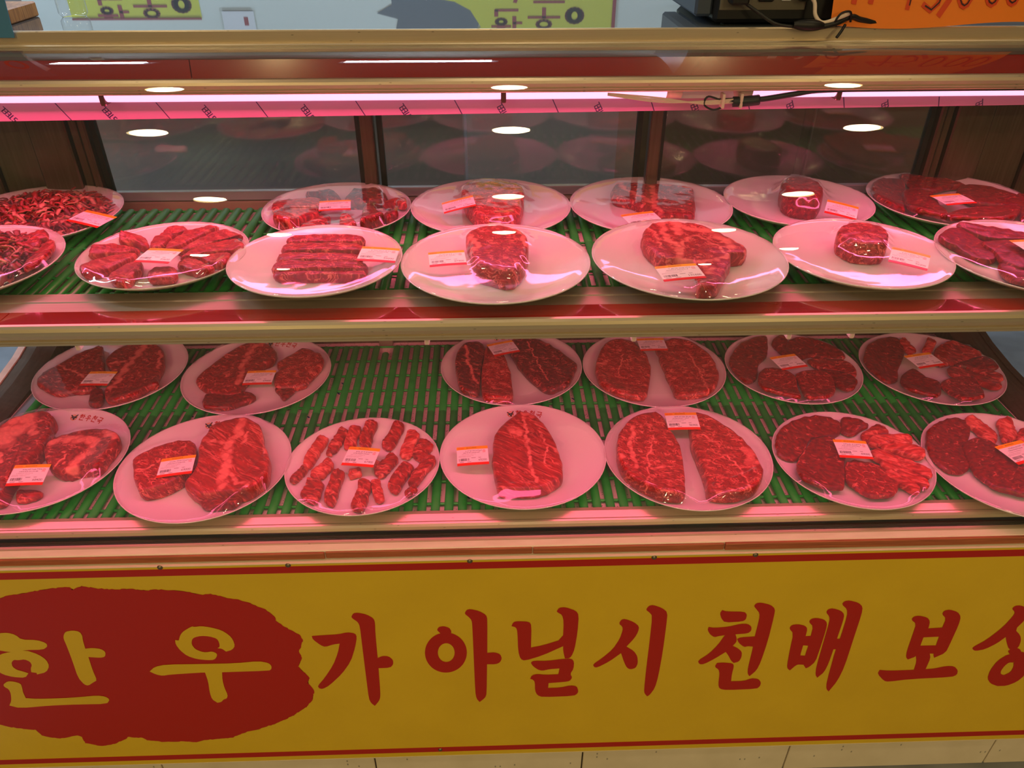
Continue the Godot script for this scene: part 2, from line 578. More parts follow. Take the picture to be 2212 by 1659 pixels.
func fill_poly(st: SurfaceTool, poly: PackedVector2Array, z: float):
	var ix := Geometry2D.triangulate_polygon(poly)
	for k in range(0, ix.size(), 3):
		tri(st, Vector3(poly[ix[k]].x, poly[ix[k]].y, z), Vector3(poly[ix[k + 1]].x, poly[ix[k + 1]].y, z), Vector3(poly[ix[k + 2]].x, poly[ix[k + 2]].y, z))

func glow(c: Color, e: float) -> StandardMaterial3D:
	var m := StandardMaterial3D.new()
	m.albedo_color = Color(0.9, 0.9, 0.9)
	m.emission_enabled = true
	m.emission = c
	m.emission_energy_multiplier = e
	return m

func lamps():
	var gl := glow(Color(1.0, 0.91, 0.74), 55.0)
	var rows := [[-1.85, "over the counter", 0.04], [-0.97, "above the case front", 0.04], [0.33, "above the customer aisle", 0.05], [1.6, "further back in the hall", 0.35], [3.0, "unseen over the aisle, lighting the sign", 2.3], [5.2, "unseen at the far side, lighting the sign", 4.6]]  # last two rows are out of view, placed to light the sign
	for r in 6:
		for c in 3:
			if r > 3 and c == 1:
				continue
			var x: float = [-1.08, 0.075, 1.22][c] if r < 4 else [-1.95, 0.0, 2.05][c]
			var t := thing("downlight", "round warm ceiling downlight %s, %s of its row" % [rows[r][1], ["left", "middle", "right"][c]], "downlight", Vector3(x, 2.8, rows[r][0]), "ceiling downlights")
			var st := new_st()
			lathe(st, [Vector2(0.075, 0.0), Vector2(0.082, -0.004), Vector2(0.078, -0.008), Vector2(0.066, -0.008), Vector2(0.062, -0.002)], 32)
			obj("trim_ring", st, M.ceil, t)
			st = new_st()
			lathe(st, [Vector2(0.0, -0.003), Vector2(0.062, -0.003)], 32)
			obj("lamp_disc", st, gl, t)
			var l := SpotLight3D.new()
			l.name = "lamp_light"
			l.light_color = WARM
			l.light_energy = E_DOWN * rows[r][2]
			l.light_size = 0.06
			l.spot_angle = 84.0
			l.spot_angle_attenuation = 0.3
			l.spot_range = 12.0
			l.shadow_enabled = true
			l.rotation_degrees = Vector3(-90, 0, 0)
			l.position = Vector3(0, -0.012, 0)
			t.add_child(l)
	var cl := glow(Color(0.86, 0.93, 1.0), 9.0)
	for q in [[-1.58, 0.36, "left"], [-0.28, 0.6, "middle"], [1.1, 0.6, "right"], [-2.6, 1.2, "far left"]]:  # the far left lamp is out of view, placed to light counter and floor
		var t := thing("tube_lamp", "cool white twin tube ceiling lamp, out of view, lighting the back shop, %s one" % q[2], "lamp", Vector3(q[0], 2.75, -2.95 if q[2] != "far left" else -2.0))
		var w: float = q[1]
		obj("housing", box_mesh(Vector3(-w / 2 - 0.03, 0.0, -0.07), Vector3(w / 2 + 0.03, 0.05, 0.07), 0.004), M.paper, t)
		for s in [-0.03, 0.03]:
			var st := new_st()
			tube(st, [Vector3(-w / 2, -0.016, s), Vector3(w / 2, -0.016, s)], 0.013, 12)
			obj("tube", st, cl, t)
		var l := AreaLight3D.new()
		l.name = "tube_light"
		l.area_size = Vector2(w, 0.1)
		l.light_color = COOL
		l.light_energy = E_TUBE * w / 0.6
		l.rotation_degrees = Vector3(-90, 0, 0)
		l.position = Vector3(0, -0.035, 0)
		l.shadow_enabled = true
		t.add_child(l)

# ------------------------------------------------------------------ the case
const X0 := -1.18
const X1 := 1.26

func v2(a: Array) -> Array:
	var out := []
	for i in range(0, a.size(), 2):
		out.append(Vector2(a[i], a[i + 1]))
	return out

func display_case():
	var c := thing("display_case", "two tier glazed butcher's display case with aluminium rails and red bands", "display case")
	# top: mirror-like top plate and its front edge
	obj("top_plate", box_mesh(Vector3(X0, 1.343, -1.95), Vector3(X1, 1.355, -1.252), 0.001), M.top_glass, c)
	var st := new_st()
	profile(st, v2([-1.252, 1.3568, -1.2485, 1.3568, -1.247, 1.355, -1.247, 1.3402, -1.237, 1.3395, -1.235, 1.3380, -1.235, 1.3365, -1.252, 1.3365]), X0, X1)
	obj("top_edge", st, M.alum, c)
	st = new_st()
	profile(st, v2([-1.236, 1.3365, -1.228, 1.336, -1.226, 1.334, -1.2275, 1.330, -1.225, 1.326, -1.2265, 1.3205, -1.25, 1.3205, -1.25, 1.3365]), X0, X1)
	obj("grey_fascia", st, M.alum_grey, c)
	var cuts := [X0, -0.44, X1]
	for i in 2:
		st = new_st()
		profile(st, v2([-1.2265, 1.3203, -1.2215, 1.2945, -1.235, 1.2945, -1.235, 1.3203]), cuts[i] + 0.0008, cuts[i + 1] - 0.0008)
		obj("red_band", st, M.red, c)
	st = new_st()
	profile(st, v2([-1.223, 1.2945, -1.217, 1.2935, -1.2135, 1.290, -1.2125, 1.286, -1.2135, 1.2815, -1.2155, 1.2795, -1.214, 1.2785, -1.2145, 1.2765, -1.216, 1.2757, -1.2145, 1.2745, -1.216, 1.2725, -1.227, 1.2725, -1.227, 1.2945]), X0, X1)
	obj("upper_rail", st, M.alum, c)
	st = new_st()
	profile(st, v2([-1.25, 1.333, -1.25, 1.285, -1.255, 1.285, -1.262, 1.325, -1.95, 1.325, -1.95, 1.343, -1.25, 1.343]), X0, X1)
	obj("head_panel", st, M.steel, c)
	# curved upper glass
	st = new_st()
	var arc := []
	for i in 33:
		var a := deg_to_rad(90.0 - i * (90.0 - 9.0) / 32.0)
		arc.append(Vector2(-1.24 + 0.33 * cos(a), 1.0 + 0.337 * sin(a)))
	profile(st, arc, X0, X1, false, true)
	obj("curved_glass", st, M.glass, c)
	# middle ledge
	st = new_st()
	profile(st, v2([-1.007, 1.0455, -0.990, 1.0462, -0.988, 1.0475, -0.984, 1.0475, -0.982, 1.0462, -0.9545, 1.0468, -0.9545, 1.030, -1.012, 1.000, -1.012, 1.0455]), X0, X1)
	obj("grey_ledge", st, M.alum_dark, c)
	cuts = [X0, -0.66, X1]
	for i in 2:
		st = new_st()
		profile(st, v2([-0.9543, 1.0472, -0.912, 1.0490, -0.912, 1.040, -0.9543, 1.040]), cuts[i] + 0.0008, cuts[i + 1] - 0.0008)
		obj("red_band", st, M.red, c)
	st = new_st()
	profile(st, v2([-0.914, 1.0505, -0.909, 1.0502, -0.9055, 1.0475, -0.904, 1.043, -0.9045, 1.037, -0.9065, 1.031, -0.909, 1.0285, -0.9065, 1.0275, -0.9065, 1.0255, -0.909, 1.0248, -0.907, 1.0235, -0.9075, 1.0205, -0.911, 1.019, -0.925, 1.019, -0.925, 1.040, -0.914, 1.040]), X0, X1)
	obj("middle_rail", st, M.alum, c)
	# shelf slab between the tiers
	st = new_st()
	profile(st, v2([-1.012, 1.004, -0.985, 1.014, -0.985, 1.009, -1.012, 0.990, -1.455, 0.985, -1.455, 1.003, -1.395, 1.003, -1.395, 1.0185, -1.02, 1.0185]), X0, X1)
	obj("shelf_pan", st, M.pan, c)
	# lower glass
	st = new_st()
	profile(st, v2([-0.9115, 1.0195, -0.8685, 0.6845]), X0, X1, false)
	obj("lower_glass", st, M.glass, c)
	# lower front lip, gasket, sill
	st = new_st()
	profile(st, v2([-0.921, 0.6955, -0.914, 0.6955, -0.902, 0.6915, -0.899, 0.6922, -0.896, 0.6912, -0.8925, 0.6885, -0.8905, 0.6840, -0.8905, 0.66, -0.921, 0.66]), X0, X1)
	obj("lower_lip", st, M.alum, c)
	st = new_st()
	profile(st, v2([-0.8904, 0.6838, -0.8885, 0.6838, -0.8875, 0.672, -0.884, 0.6745, -0.880, 0.672, -0.876, 0.6745, -0.8735, 0.672, -0.8735, 0.66, -0.8904, 0.66]), X0, X1)
	obj("gasket", st, M.gasket, c)
	st = new_st()
	profile(st, v2([-0.8735, 0.6815, -0.872, 0.6842, -0.866, 0.6838, -0.865, 0.682, -0.865, 0.66, -0.8735, 0.66]), X0, X1)
	obj("glass_channel", st, M.alum, c)
	obj("cream_sill", box_mesh(Vector3(X0, 0.668, -0.865), Vector3(X1, 0.6845, -0.8495), 0.0015), M.cream, c)
	var px := [X0, -0.261, 0.058, 0.357, X1]
	for i in 4:
		obj("plank", box_mesh(Vector3(px[i] + 0.0008, 0.6705, -0.8495), Vector3(px[i + 1] - 0.0008, [0.6825, 0.6832, 0.6828, 0.6842][i], [-0.8450, -0.8462, -0.8456, -0.8442][i]), 0.001), M.wood_trim, c)
	st = new_st()
	profile(st, v2([-0.8495, 0.6702, -0.8445, 0.6702, -0.8445, 0.6685, -0.86, 0.6685, -0.86, 0.6702]), X0, X1)
	obj("pale_strip", st, M.cream, c)
	# body behind the sign
	obj("front_panel", box_mesh(Vector3(X0, 0.155, -0.90), Vector3(X1, 0.668, -0.8475), 0.0), M.dark, c)
	obj("base_pan", box_mesh(Vector3(-0.95, 0.60, -1.478), Vector3(1.03, 0.6828, -0.921), 0.0), M.pan, c)
	# rear
	obj("rear_panel", box_mesh(Vector3(-0.967, 0.60, -1.50), Vector3(1.047, 0.985, -1.478), 0.0), M.steel, c)
	var bk := box_mesh(Vector3(-0.247, 0.66, -1.478), Vector3(-0.217, 0.71, -1.466), 0.001)
	var bo := obj("bracket", bk, M.alum_dark, c)
	st = new_st()
	lathe(st, [Vector2(0.0, 0.003), Vector2(0.0022, 0.0026), Vector2(0.0036, 0.001), Vector2(0.004, 0.0)], 12)
	var sc := obj("screw", st, M.screw, bo, Vector3(-0.232, 0.700, -1.466))
	sc.rotation_degrees.x = 90
	obj("door_track", box_mesh(Vector3(X0, 1.003, -1.50), Vector3(X1, 1.020, -1.452), 0.0015), M.alum_dark, c)
	for q in [[-0.72, -0.246, "left"], [-0.198, 0.282, "middle"], [0.333, 0.832, "right"]]:
		var dz: float = 0.0 if q[2] != "middle" else -0.012
		var d := obj("sliding_door", box_mesh(Vector3(q[0] - 0.004, 1.021, -1.470 + dz), Vector3(q[1] + 0.004, 1.0385, -1.456 + dz), 0.0012), M.stainless, c)
		obj("pane", box_mesh(Vector3(q[0], 1.036, -1.466 + dz), Vector3(q[1], 1.33, -1.462 + dz)), M.pane, d)
		obj("seal", box_mesh(Vector3(q[0] - 0.010, 1.03, -1.4695 + dz), Vector3(q[0], 1.33, -1.4575 + dz)), M.gasket, d)
		obj("seal", box_mesh(Vector3(q[1], 1.03, -1.4695 + dz), Vector3(q[1] + 0.010, 1.33, -1.4575 + dz)), M.gasket, d)
	obj("stile", box_mesh(Vector3(-0.237, 1.02, -1.472), Vector3(-0.212, 1.33, -1.448), 0.002), M.steel, c)
	obj("stile", box_mesh(Vector3(0.303, 1.02, -1.472), Vector3(0.326, 1.33, -1.448), 0.002), M.steel, c)
	# ribbed metal at both ends of the rear wall
	for s in 2:
		var xs: Array = [[-0.732, -0.748, -0.768, -0.84, -0.92, -1.18], [0.844, 0.858, 0.876, 0.95, 1.04, 1.26]][s]
		for i in 5:
			var a: float = minf(xs[i], xs[i + 1])
			var b: float = maxf(xs[i], xs[i + 1])
			obj("end_panel", box_mesh(Vector3(a + 0.001, 1.003, -1.474), Vector3(b - 0.001, 1.335, -1.446 - [0.0, 0.008, 0.0, 0.012, 0.004][i]), 0.003), M.steel, c)
	# low side frames of the lower tier, with the end panes above them
	for s in 2:
		var sg: float = [-1.0, 1.0][s]
		var xi: float = [-0.922, 1.000][s]
		var path := [Vector2(-1.478, 0.742), Vector2(-1.44, 0.730), Vector2(-1.38, 0.716), Vector2(-1.30, 0.706), Vector2(-1.15, 0.70), Vector2(-0.925, 0.696)]
		var f := new_st()
		f.set_smooth_group(-1)
		for i in 5:
			var p: Vector2 = path[i]
			var q: Vector2 = path[i + 1]
			for e in [[0.0, -0.014, 0.032, -0.002], [0.032, -0.002, 0.052, 0.0]]:
				quad(f, Vector3(xi + sg * e[0], p.y + e[1], p.x), Vector3(xi + sg * e[0], q.y + e[1], q.x), Vector3(xi + sg * e[2], q.y + e[3], q.x), Vector3(xi + sg * e[2], p.y + e[3], p.x))
			quad(f, Vector3(xi, p.y - 0.014, p.x), Vector3(xi, 0.66, p.x), Vector3(xi, 0.66, q.x), Vector3(xi, q.y - 0.014, q.x))
			quad(f, Vector3(xi + sg * 0.052, p.y, p.x), Vector3(xi + sg * 0.052, 0.66, p.x), Vector3(xi + sg * 0.052, 0.66, q.x), Vector3(xi + sg * 0.052, q.y, q.x))
		var fo := obj("side_frame", f, M.steel, c)
		f = new_st()
		f.set_smooth_group(-1)
		for i in 5:
			var p: Vector2 = path[i]
			var q: Vector2 = path[i + 1]
			quad(f, Vector3(xi + sg * 0.052, p.y + 0.003, p.x), Vector3(xi + sg * 0.052, q.y + 0.003, q.x), Vector3(xi + sg * 0.066, q.y + 0.003, q.x), Vector3(xi + sg * 0.066, p.y + 0.003, p.x))
			quad(f, Vector3(xi + sg * 0.052, p.y + 0.003, p.x), Vector3(xi + sg * 0.052, q.y + 0.003, q.x), Vector3(xi + sg * 0.052, q.y - 0.002, q.x), Vector3(xi + sg * 0.052, p.y - 0.002, p.x))
			quad(f, Vector3(xi + sg * 0.066, p.y + 0.003, p.x), Vector3(xi + sg * 0.066, q.y + 0.003, q.x), Vector3(xi + sg * 0.066, 0.60, q.x), Vector3(xi + sg * 0.066, 0.60, p.x))
		obj("edge_trim", f, M.cream if s == 0 else M.steel, fo)
		obj("floor_rail", box_mesh(Vector3(minf(xi - sg * 0.022, xi), 0.668, -1.478), Vector3(maxf(xi - sg * 0.022, xi), 0.683, -0.925), 0.002), M.stainless, c)

func shelves():
	grate("tube_grate", "green plastic tube grate lining the lower shelf", -0.173 + 0.011, 0.694, -1.455, -0.918, -0.895, 0.985, [-1.453, -1.394, -1.337, -1.282, -1.226, -1.170, -1.114, -1.058, -1.002, -0.946], true)
	grate("tube_grate", "green plastic tube grate lining the upper shelf", -0.667, 1.030, -1.400, -1.014, -1.10, 1.16, [-1.392, -1.336, -1.280, -1.224, -1.168, -1.112, -1.056], false)
	# print and specks on the sheet under the lower tubes
	var r2 := RandomNumberGenerator.new()
	r2.seed = 99
	var st := new_st()
	st.set_smooth_group(-1)
	for i in 34:
		var x := r2.randf_range(-0.6, 0.9)
		var z := r2.randf_range(-1.4, -0.95)
		var l := r2.randf_range(0.006, 0.03)
		quad(st, Vector3(x, 0.6831, z), Vector3(x + 0.004, 0.6831, z), Vector3(x + 0.004 + l * 0.8, 0.6831, z + l), Vector3(x + l * 0.8, 0.6831, z + l))
	var o := obj("sheet_print", st, M.ink_blue, get_node("display_case"))
	o.set_meta("kind", "stuff")

func grate(called: String, label: String, phase: float, top: float, z0: float, z1: float, xa: float, xb: float, bars: Array, lower: bool):
	var g := thing(called, label, "grate", Vector3(0, top - 0.0104, 0))
	var r := 0.0074
	var meshes := []
	for shorter in [0.0, 0.028]:
		var st := new_st()
		st.set_smooth_group(0)
		var prof := []
		var a: float = z0 + shorter
		for q in [[0.0, 0.0], [0.25, 0.45], [0.6, 0.8], [1.0, 1.0]]:
			prof.append([a + q[0] * r, r * q[1]])
		prof.append([z0 + (z1 - z0) * 0.47, r])
		prof.append([z0 + (z1 - z0) * 0.47 + 0.0006, r * 0.95])
		prof.append([z0 + (z1 - z0) * 0.47 + 0.0012, r])
		for q in [[1.0, 1.0], [0.6, 0.8], [0.25, 0.45], [0.0, 0.0]]:
			prof.append([z1 - q[0] * r, r * q[1]])
		var n := 14
		for i in prof.size() - 1:
			for k in n:
				var a0 := TAU * k / n
				var a1 := TAU * (k + 1) / n
				quad(st, Vector3(prof[i][1] * cos(a0), 0.0052 + 0.67 * prof[i][1] * sin(a0), prof[i][0]), Vector3(prof[i + 1][1] * cos(a0), 0.0052 + 0.67 * prof[i + 1][1] * sin(a0), prof[i + 1][0]), Vector3(prof[i + 1][1] * cos(a1), 0.0052 + 0.67 * prof[i + 1][1] * sin(a1), prof[i + 1][0]), Vector3(prof[i][1] * cos(a1), 0.0052 + 0.67 * prof[i][1] * sin(a1), prof[i][0]))
		meshes.append(mesh_of(st))
	var k0 := int(ceil((xa - phase) / 0.022))
	var k1 := int(floor((xb - phase) / 0.022))
	for k in range(k0, k1 + 1):
		var x := phase + 0.022 * k
		var short := lower and (absf(x + 0.226) < 0.012 or absf(x + 0.248) < 0.0001)
		obj("tube", meshes[1 if short else 0], M.green, g, Vector3(x, 0, 0))
	for z in bars:
		var st := new_st()
		tube(st, [Vector3(xa, 0.0036, z), Vector3(xb, 0.0036, z)], 0.0026, 8)
		obj("cross_bar", st, M.green, g)

func sign_board():
	var zf := -0.838
	var s := thing("sign_board", "long yellow sign with red border stripes and big red Korean lettering", "sign", Vector3(0.05, 0.4, zf))
	var top := 0.669 - 0.4
	var bot := 0.140 - 0.4
	obj("panel", box_mesh(Vector3(X0 - 0.05, bot, -0.008), Vector3(X1 - 0.05, top, 0.0), 0.0006), M.yellow, s)
	obj("edge_strip", box_mesh(Vector3(X0 - 0.05, top - 0.0005, -0.0085), Vector3(X1 - 0.05, top + 0.0015, 0.0006), 0.0004), M.sign_edge, s)
	obj("edge_strip", box_mesh(Vector3(X0 - 0.05, bot - 0.002, -0.0085), Vector3(X1 - 0.05, bot + 0.0005, 0.0006), 0.0004), M.sign_edge, s)
	obj("stripe", box_mesh(Vector3(X0 - 0.05, 0.6495 - 0.4, -0.0001), Vector3(X1 - 0.05, 0.6640 - 0.4, 0.0004)), M.sign_red, s)
	obj("stripe", box_mesh(Vector3(X0 - 0.05, 0.1534 - 0.4, -0.0001), Vector3(X1 - 0.05, 0.1680 - 0.4, 0.0004)), M.sign_red, s)
	for p in [[-0.511, 0.6685], [-0.3175, 0.6668], [-0.0391, 0.6668], [0.2467, 0.6655], [0.4052, 0.6662], [-0.1106, 0.1605]]:
		var st := new_st()
		lathe(st, [Vector2(0.0, 0.0026), Vector2(0.002, 0.0024), Vector2(0.0036, 0.0014), Vector2(0.0044, 0.0)], 14)
		var o := obj("screw", st, M.screw, s, Vector3(p[0] - 0.05, p[1] - 0.4, 0.0004))
		o.rotation_degrees.x = 90
	sign_letters(s)
	# tiled plinth below
	var pl := thing("tiled_plinth", "beige tiled plinth under the yellow sign", "plinth", Vector3(0, 0, -0.87))
	obj("backing", box_mesh(Vector3(X0, 0.0, -0.03), Vector3(X1, 0.145, -0.0065)), M.grout, pl)
	var js := [X0, -0.667, -0.247, 0.169, 0.589, 1.012, X1]
	for i in 6:
		obj("tile", box_mesh(Vector3(js[i] + 0.0015, 0.0, -0.0065), Vector3(js[i + 1] - 0.0015, 0.112 - 0.003 * (i % 2), 0.0), 0.0012), M.tile, pl)

var shape_count := 0

func shape(st: SurfaceTool, pts: Array, z: float, jag := 0.0, sd := 1, fine := 0.0):
	# a flat vinyl shape: points in mm relative to the sign's middle
	var poly := PackedVector2Array()
	var r2 := RandomNumberGenerator.new()
	r2.seed = sd
	var n := pts.size() / 2
	for i in n:
		var a := Vector2(pts[2 * i], pts[2 * i + 1]) / 1000.0
		var b := Vector2(pts[2 * ((i + 1) % n)], pts[2 * ((i + 1) % n) + 1]) / 1000.0
		poly.append(a)
		if jag > 0.0:
			var m := int(a.distance_to(b) / 0.0035)
			for k in range(1, m):
				poly.append(a.lerp(b, float(k) / m) + Vector2(r2.randf_range(-jag, jag), r2.randf_range(-jag, jag)))
	if fine > 0.0:
		var q := PackedVector2Array()
		for i in poly.size():
			var a := poly[(i - 1 + poly.size()) % poly.size()]
			var b := poly[i]
			var c := poly[(i + 1) % poly.size()]
			var sharp := (b - a).normalized().dot((c - b).normalized()) < 0.35
			if sharp:
				q.append(b)
			else:
				q.append(b.lerp(a, 0.22))
				q.append(b.lerp(c, 0.22))
		poly = q
	st.set_smooth_group(-1)
	shape_count += 1
	fill_poly(st, poly, z + 0.00003 * (shape_count % 8))

func sign_letters(s: Node3D):
	var st: SurfaceTool
	st = new_st()
	shape(st, [-982.5,60.7,-947.5,122.5,-895.8,173.1,-850.8,196.9,-822.8,208.4,-806.2,214.9,-778.6,219.2,-737.7,228.3,-708.9,229.7,-707.6,222.7,-690.5,231.9,-669.8,225.9,-642.4,222.2,-618.4,223.1,-591.2,217.9,-578.6,220.3,-553.0,217.6,-539.2,215.0,-525.9,210.3,-510.2,205.1,-497.7,207.5,-480.0,199.7,-461.8,193.7,-443.9,185.8,-433.1,178.1,-422.2,170.3,-414.0,160.8,-407.3,149.3,-407.5,140.6,-395.3,124.1,-384.3,114.0,-374.4,103.9,-371.1,92.0,-376.1,76.3,-382.3,60.4,-379.6,43.9,-389.6,21.4,-382.6,6.3,-374.6,-11.2,-380.5,-23.9,-375.4,-35.1,-372.1,-46.3,-377.7,-70.8,-390.2,-90.8,-408.1,-108.5,-430.3,-126.3,-461.2,-143.9,-485.8,-156.2,-512.8,-164.6,-541.5,-181.4,-564.7,-183.7,-593.6,-186.2,-609.2,-192.4,-633.8,-188.2,-667.9,-188.4,-697.3,-182.0,-703.5,-173.3,-729.2,-169.6,-735.4,-176.6,-758.9,-190.3,-783.1,-195.6,-811.0,-185.2,-810.6,-165.5,-817.4,-160.3,-850.6,-168.4,-863.6,-165.3,-880.4,-157.1,-885.4,-139.0,-901.1,-136.8,-928.4,-128.4,-942.0,-120.6,-973.5,-95.7,-995.6,-49.3,-998.2,3.1], 0.0004, 0.0011, 4)
	obj("torn_patch", st, M.sign_red, s)
	st = new_st()
	shape(st, [-886.9,120.1,-868.2,124.0,-852.2,127.2,-839.6,127.8,-829.2,122.4,-823.7,109.9,-799.4,108.1,-787.2,99.8,-788.2,90.8,-798.2,83.3,-826.5,83.6,-844.4,79.2,-857.8,80.5,-867.8,84.1,-896.0,89.2], 0.0008, 0.0, 1, 1.0)
	shape(st, [-829.4,19.1,-812.0,24.6,-801.6,40.8,-801.3,57.2,-809.2,71.7,-826.5,83.6,-854.4,79.6,-871.4,74.3,-890.4,56.8,-892.8,36.4,-885.3,21.5,-870.1,13.7,-851.5,11.2,-842.3,23.0,-849.5,28.3,-858.2,32.9,-862.3,41.3,-860.2,52.3,-853.9,59.4,-846.8,57.9,-836.0,59.9,-829.3,53.5,-829.2,44.1,-834.0,36.0,-836.7,25.7,-828.5,23.3], 0.0008, 0.0, 1, 1.0)
	shape(st, [-753.2,118.7,-747.4,126.9,-735.4,129.5,-725.4,126.1,-724.1,115.6,-726.5,106.0,-729.2,83.3,-716.6,84.7,-703.7,81.4,-699.0,73.2,-703.2,61.3,-711.6,58.8,-730.6,61.6,-734.2,25.5,-734.7,-0.7,-742.3,-5.9,-753.6,-14.9,-759.7,-11.6,-764.2,7.8,-759.8,51.4,-756.7,93.5,-756.3,109.1], 0.0008, 0.0, 1, 1.0)
	shape(st, [-894.6,-5.7,-884.1,3.3,-874.2,2.0,-864.6,-4.0,-866.0,-15.6,-869.1,-28.5,-870.0,-44.8,-851.9,-47.8,-809.4,-48.0,-776.8,-45.9,-746.6,-42.8,-733.1,-47.0,-728.9,-55.7,-737.8,-67.9,-788.6,-66.9,-834.5,-67.9,-889.9,-73.1,-905.2,-64.6,-897.1,-51.6,-890.9,-31.9,-889.9,-18.9,-894.9,-12.2], 0.0008, 0.0, 1, 1.0)
	obj("yellow_letter", st, M.yellow, s)
	st = new_st()
	shape(st, [-514.5,75.8,-509.8,79.6,-508.6,91.5,-510.5,100.6,-521.9,106.6,-534.1,108.2,-546.2,104.8,-551.3,99.1,-554.5,87.4,-551.6,75.3,-543.0,68.1,-535.8,65.8,-525.0,68.2,-518.5,62.7,-519.2,55.8,-525.9,45.8,-537.7,45.5,-554.9,49.1,-568.4,57.8,-576.5,72.3,-580.3,88.4,-578.5,99.4,-573.0,98.0,-567.3,111.4,-560.1,120.8,-543.7,132.5,-540.4,130.5,-528.8,132.3,-514.6,128.7,-498.7,121.2,-488.7,108.4,-484.8,96.5,-484.6,80.6,-491.2,70.8,-502.3,66.5,-507.1,74.3], 0.0008, 0.0, 1, 1.0)
	shape(st, [-640.6,19.4,-629.0,31.5,-609.5,36.9,-550.2,35.7,-493.1,35.3,-453.2,39.5,-437.3,33.9,-433.6,25.3,-435.9,16.2,-440.9,13.0,-520.0,12.2,-523.8,-9.0,-524.8,-30.7,-523.2,-52.0,-527.1,-61.7,-532.9,-63.7,-538.5,-71.1,-545.7,-73.1,-553.0,-62.8,-552.8,-42.7,-548.8,-12.2,-548.7,12.6,-555.2,12.8,-608.4,9.6,-622.1,6.8,-631.7,10.6], 0.0008, 0.0, 1, 1.0)
	obj("yellow_letter", st, M.yellow, s)
	st = new_st()
	shape(st, [-355.2,100.0,-337.1,101.5,-311.0,102.7,-296.0,107.4,-283.4,103.8,-281.5,94.8,-287.4,67.9,-299.0,31.1,-317.9,-1.7,-343.1,-32.6,-356.7,-43.0,-362.5,-40.3,-363.9,-33.2,-349.5,-12.5,-329.8,22.9,-317.7,55.3,-311.9,78.9,-322.9,77.1,-336.8,71.2,-343.5,75.6,-354.5,91.0], 0.0005, 0.0, 1, 1.0)
	shape(st, [-285.0,145.4,-280.6,153.8,-273.4,154.8,-259.8,150.0,-249.4,139.7,-248.2,128.9,-250.2,102.6,-252.6,38.6,-244.1,43.9,-233.8,42.5,-227.2,32.8,-227.6,21.0,-233.5,11.7,-253.8,11.1,-256.9,-54.0,-258.6,-71.9,-262.0,-82.1,-270.6,-95.8,-276.6,-86.6,-279.0,-73.5,-277.8,-23.0,-275.2,72.0,-273.7,121.1,-275.9,132.1,-283.5,141.0], 0.0005, 0.0, 1, 1.0)
	obj("letter", st, M.sign_red, s)
	st = new_st()
	shape(st, [-100.8,46.9,-101.8,36.5,-104.2,26.5,-107.8,17.2,-112.6,9.1,-118.4,2.5,-124.8,-2.3,-131.8,-5.2,-138.9,-5.9,-146.0,-4.6,-152.6,-1.1,-158.6,4.2,-163.7,11.3,-167.7,19.7,-170.4,29.2,-171.8,39.4,-171.8,49.8,-150.0,48.9,-150.0,44.0,-149.4,39.3,-148.3,34.9,-146.8,31.0,-144.7,27.8,-142.4,25.3,-139.7,23.8,-136.9,23.2,-134.1,23.5,-131.3,24.9,-128.7,27.1,-126.4,30.2,-124.5,33.9,-123.0,38.2,-122.0,42.9,-121.5,47.7], 0.0005, 0.0, 1, 1.0)
	shape(st, [-171.8,49.8,-170.5,60.1,-167.9,69.8,-164.1,78.6,-159.3,86.3,-153.7,92.4,-147.4,96.9,-140.7,99.5,-133.9,100.3,-127.2,99.0,-120.7,95.9,-114.9,90.9,-109.8,84.3,-105.8,76.3,-102.8,67.2,-101.1,57.3,-100.8,46.9,-121.5,47.7,-121.6,52.6,-122.2,57.3,-123.3,61.6,-124.9,65.4,-126.9,68.5,-129.3,70.9,-131.9,72.4,-134.6,73.0,-137.4,72.6,-140.1,71.3,-142.6,69.2,-144.9,66.2,-146.9,62.6,-148.4,58.4,-149.5,53.7,-150.0,48.9], 0.0005, 0.0, 1, 1.0)
	shape(st, [-148.4,107.5,-145.1,114.9,-136.3,116.7,-127.8,112.0,-124.7,104.4,-125.6,96.8,-141.7,96.5,-145.2,102.0], 0.0005, 0.0, 1, 1.0)
	shape(st, [-101.4,145.8,-98.0,155.1,-91.7,157.0,-77.5,151.8,-66.3,141.5,-64.5,130.6,-66.3,45.0,-53.1,45.9,-44.2,40.4,-41.3,28.9,-45.0,18.1,-52.0,13.6,-67.2,14.3,-69.3,-67.6,-72.0,-80.3,-82.4,-92.9,-87.8,-82.2,-89.5,-61.5,-89.5,114.1,-90.2,129.4,-95.1,138.3], 0.0005, 0.0, 1, 1.0)
	obj("letter", st, M.sign_red, s)
	st = new_st()
	shape(st, [-25.0,112.5,-21.8,122.5,-14.5,124.4,4.3,122.4,8.2,112.5,8.1,56.0,27.4,60.8,61.8,75.9,61.3,121.5,58.1,136.9,51.6,142.7,48.6,145.9,52.6,155.1,62.6,156.0,80.2,146.8,85.6,135.9,85.6,94.0,82.6,48.3,78.0,29.7,73.7,24.2,67.0,24.5,63.3,44.4,62.8,57.5,28.0,34.1,-2.0,21.1,-9.6,26.2,-13.6,47.6,-15.0,97.9,-17.4,109.1], 0.0005, 0.0, 1, 1.0)
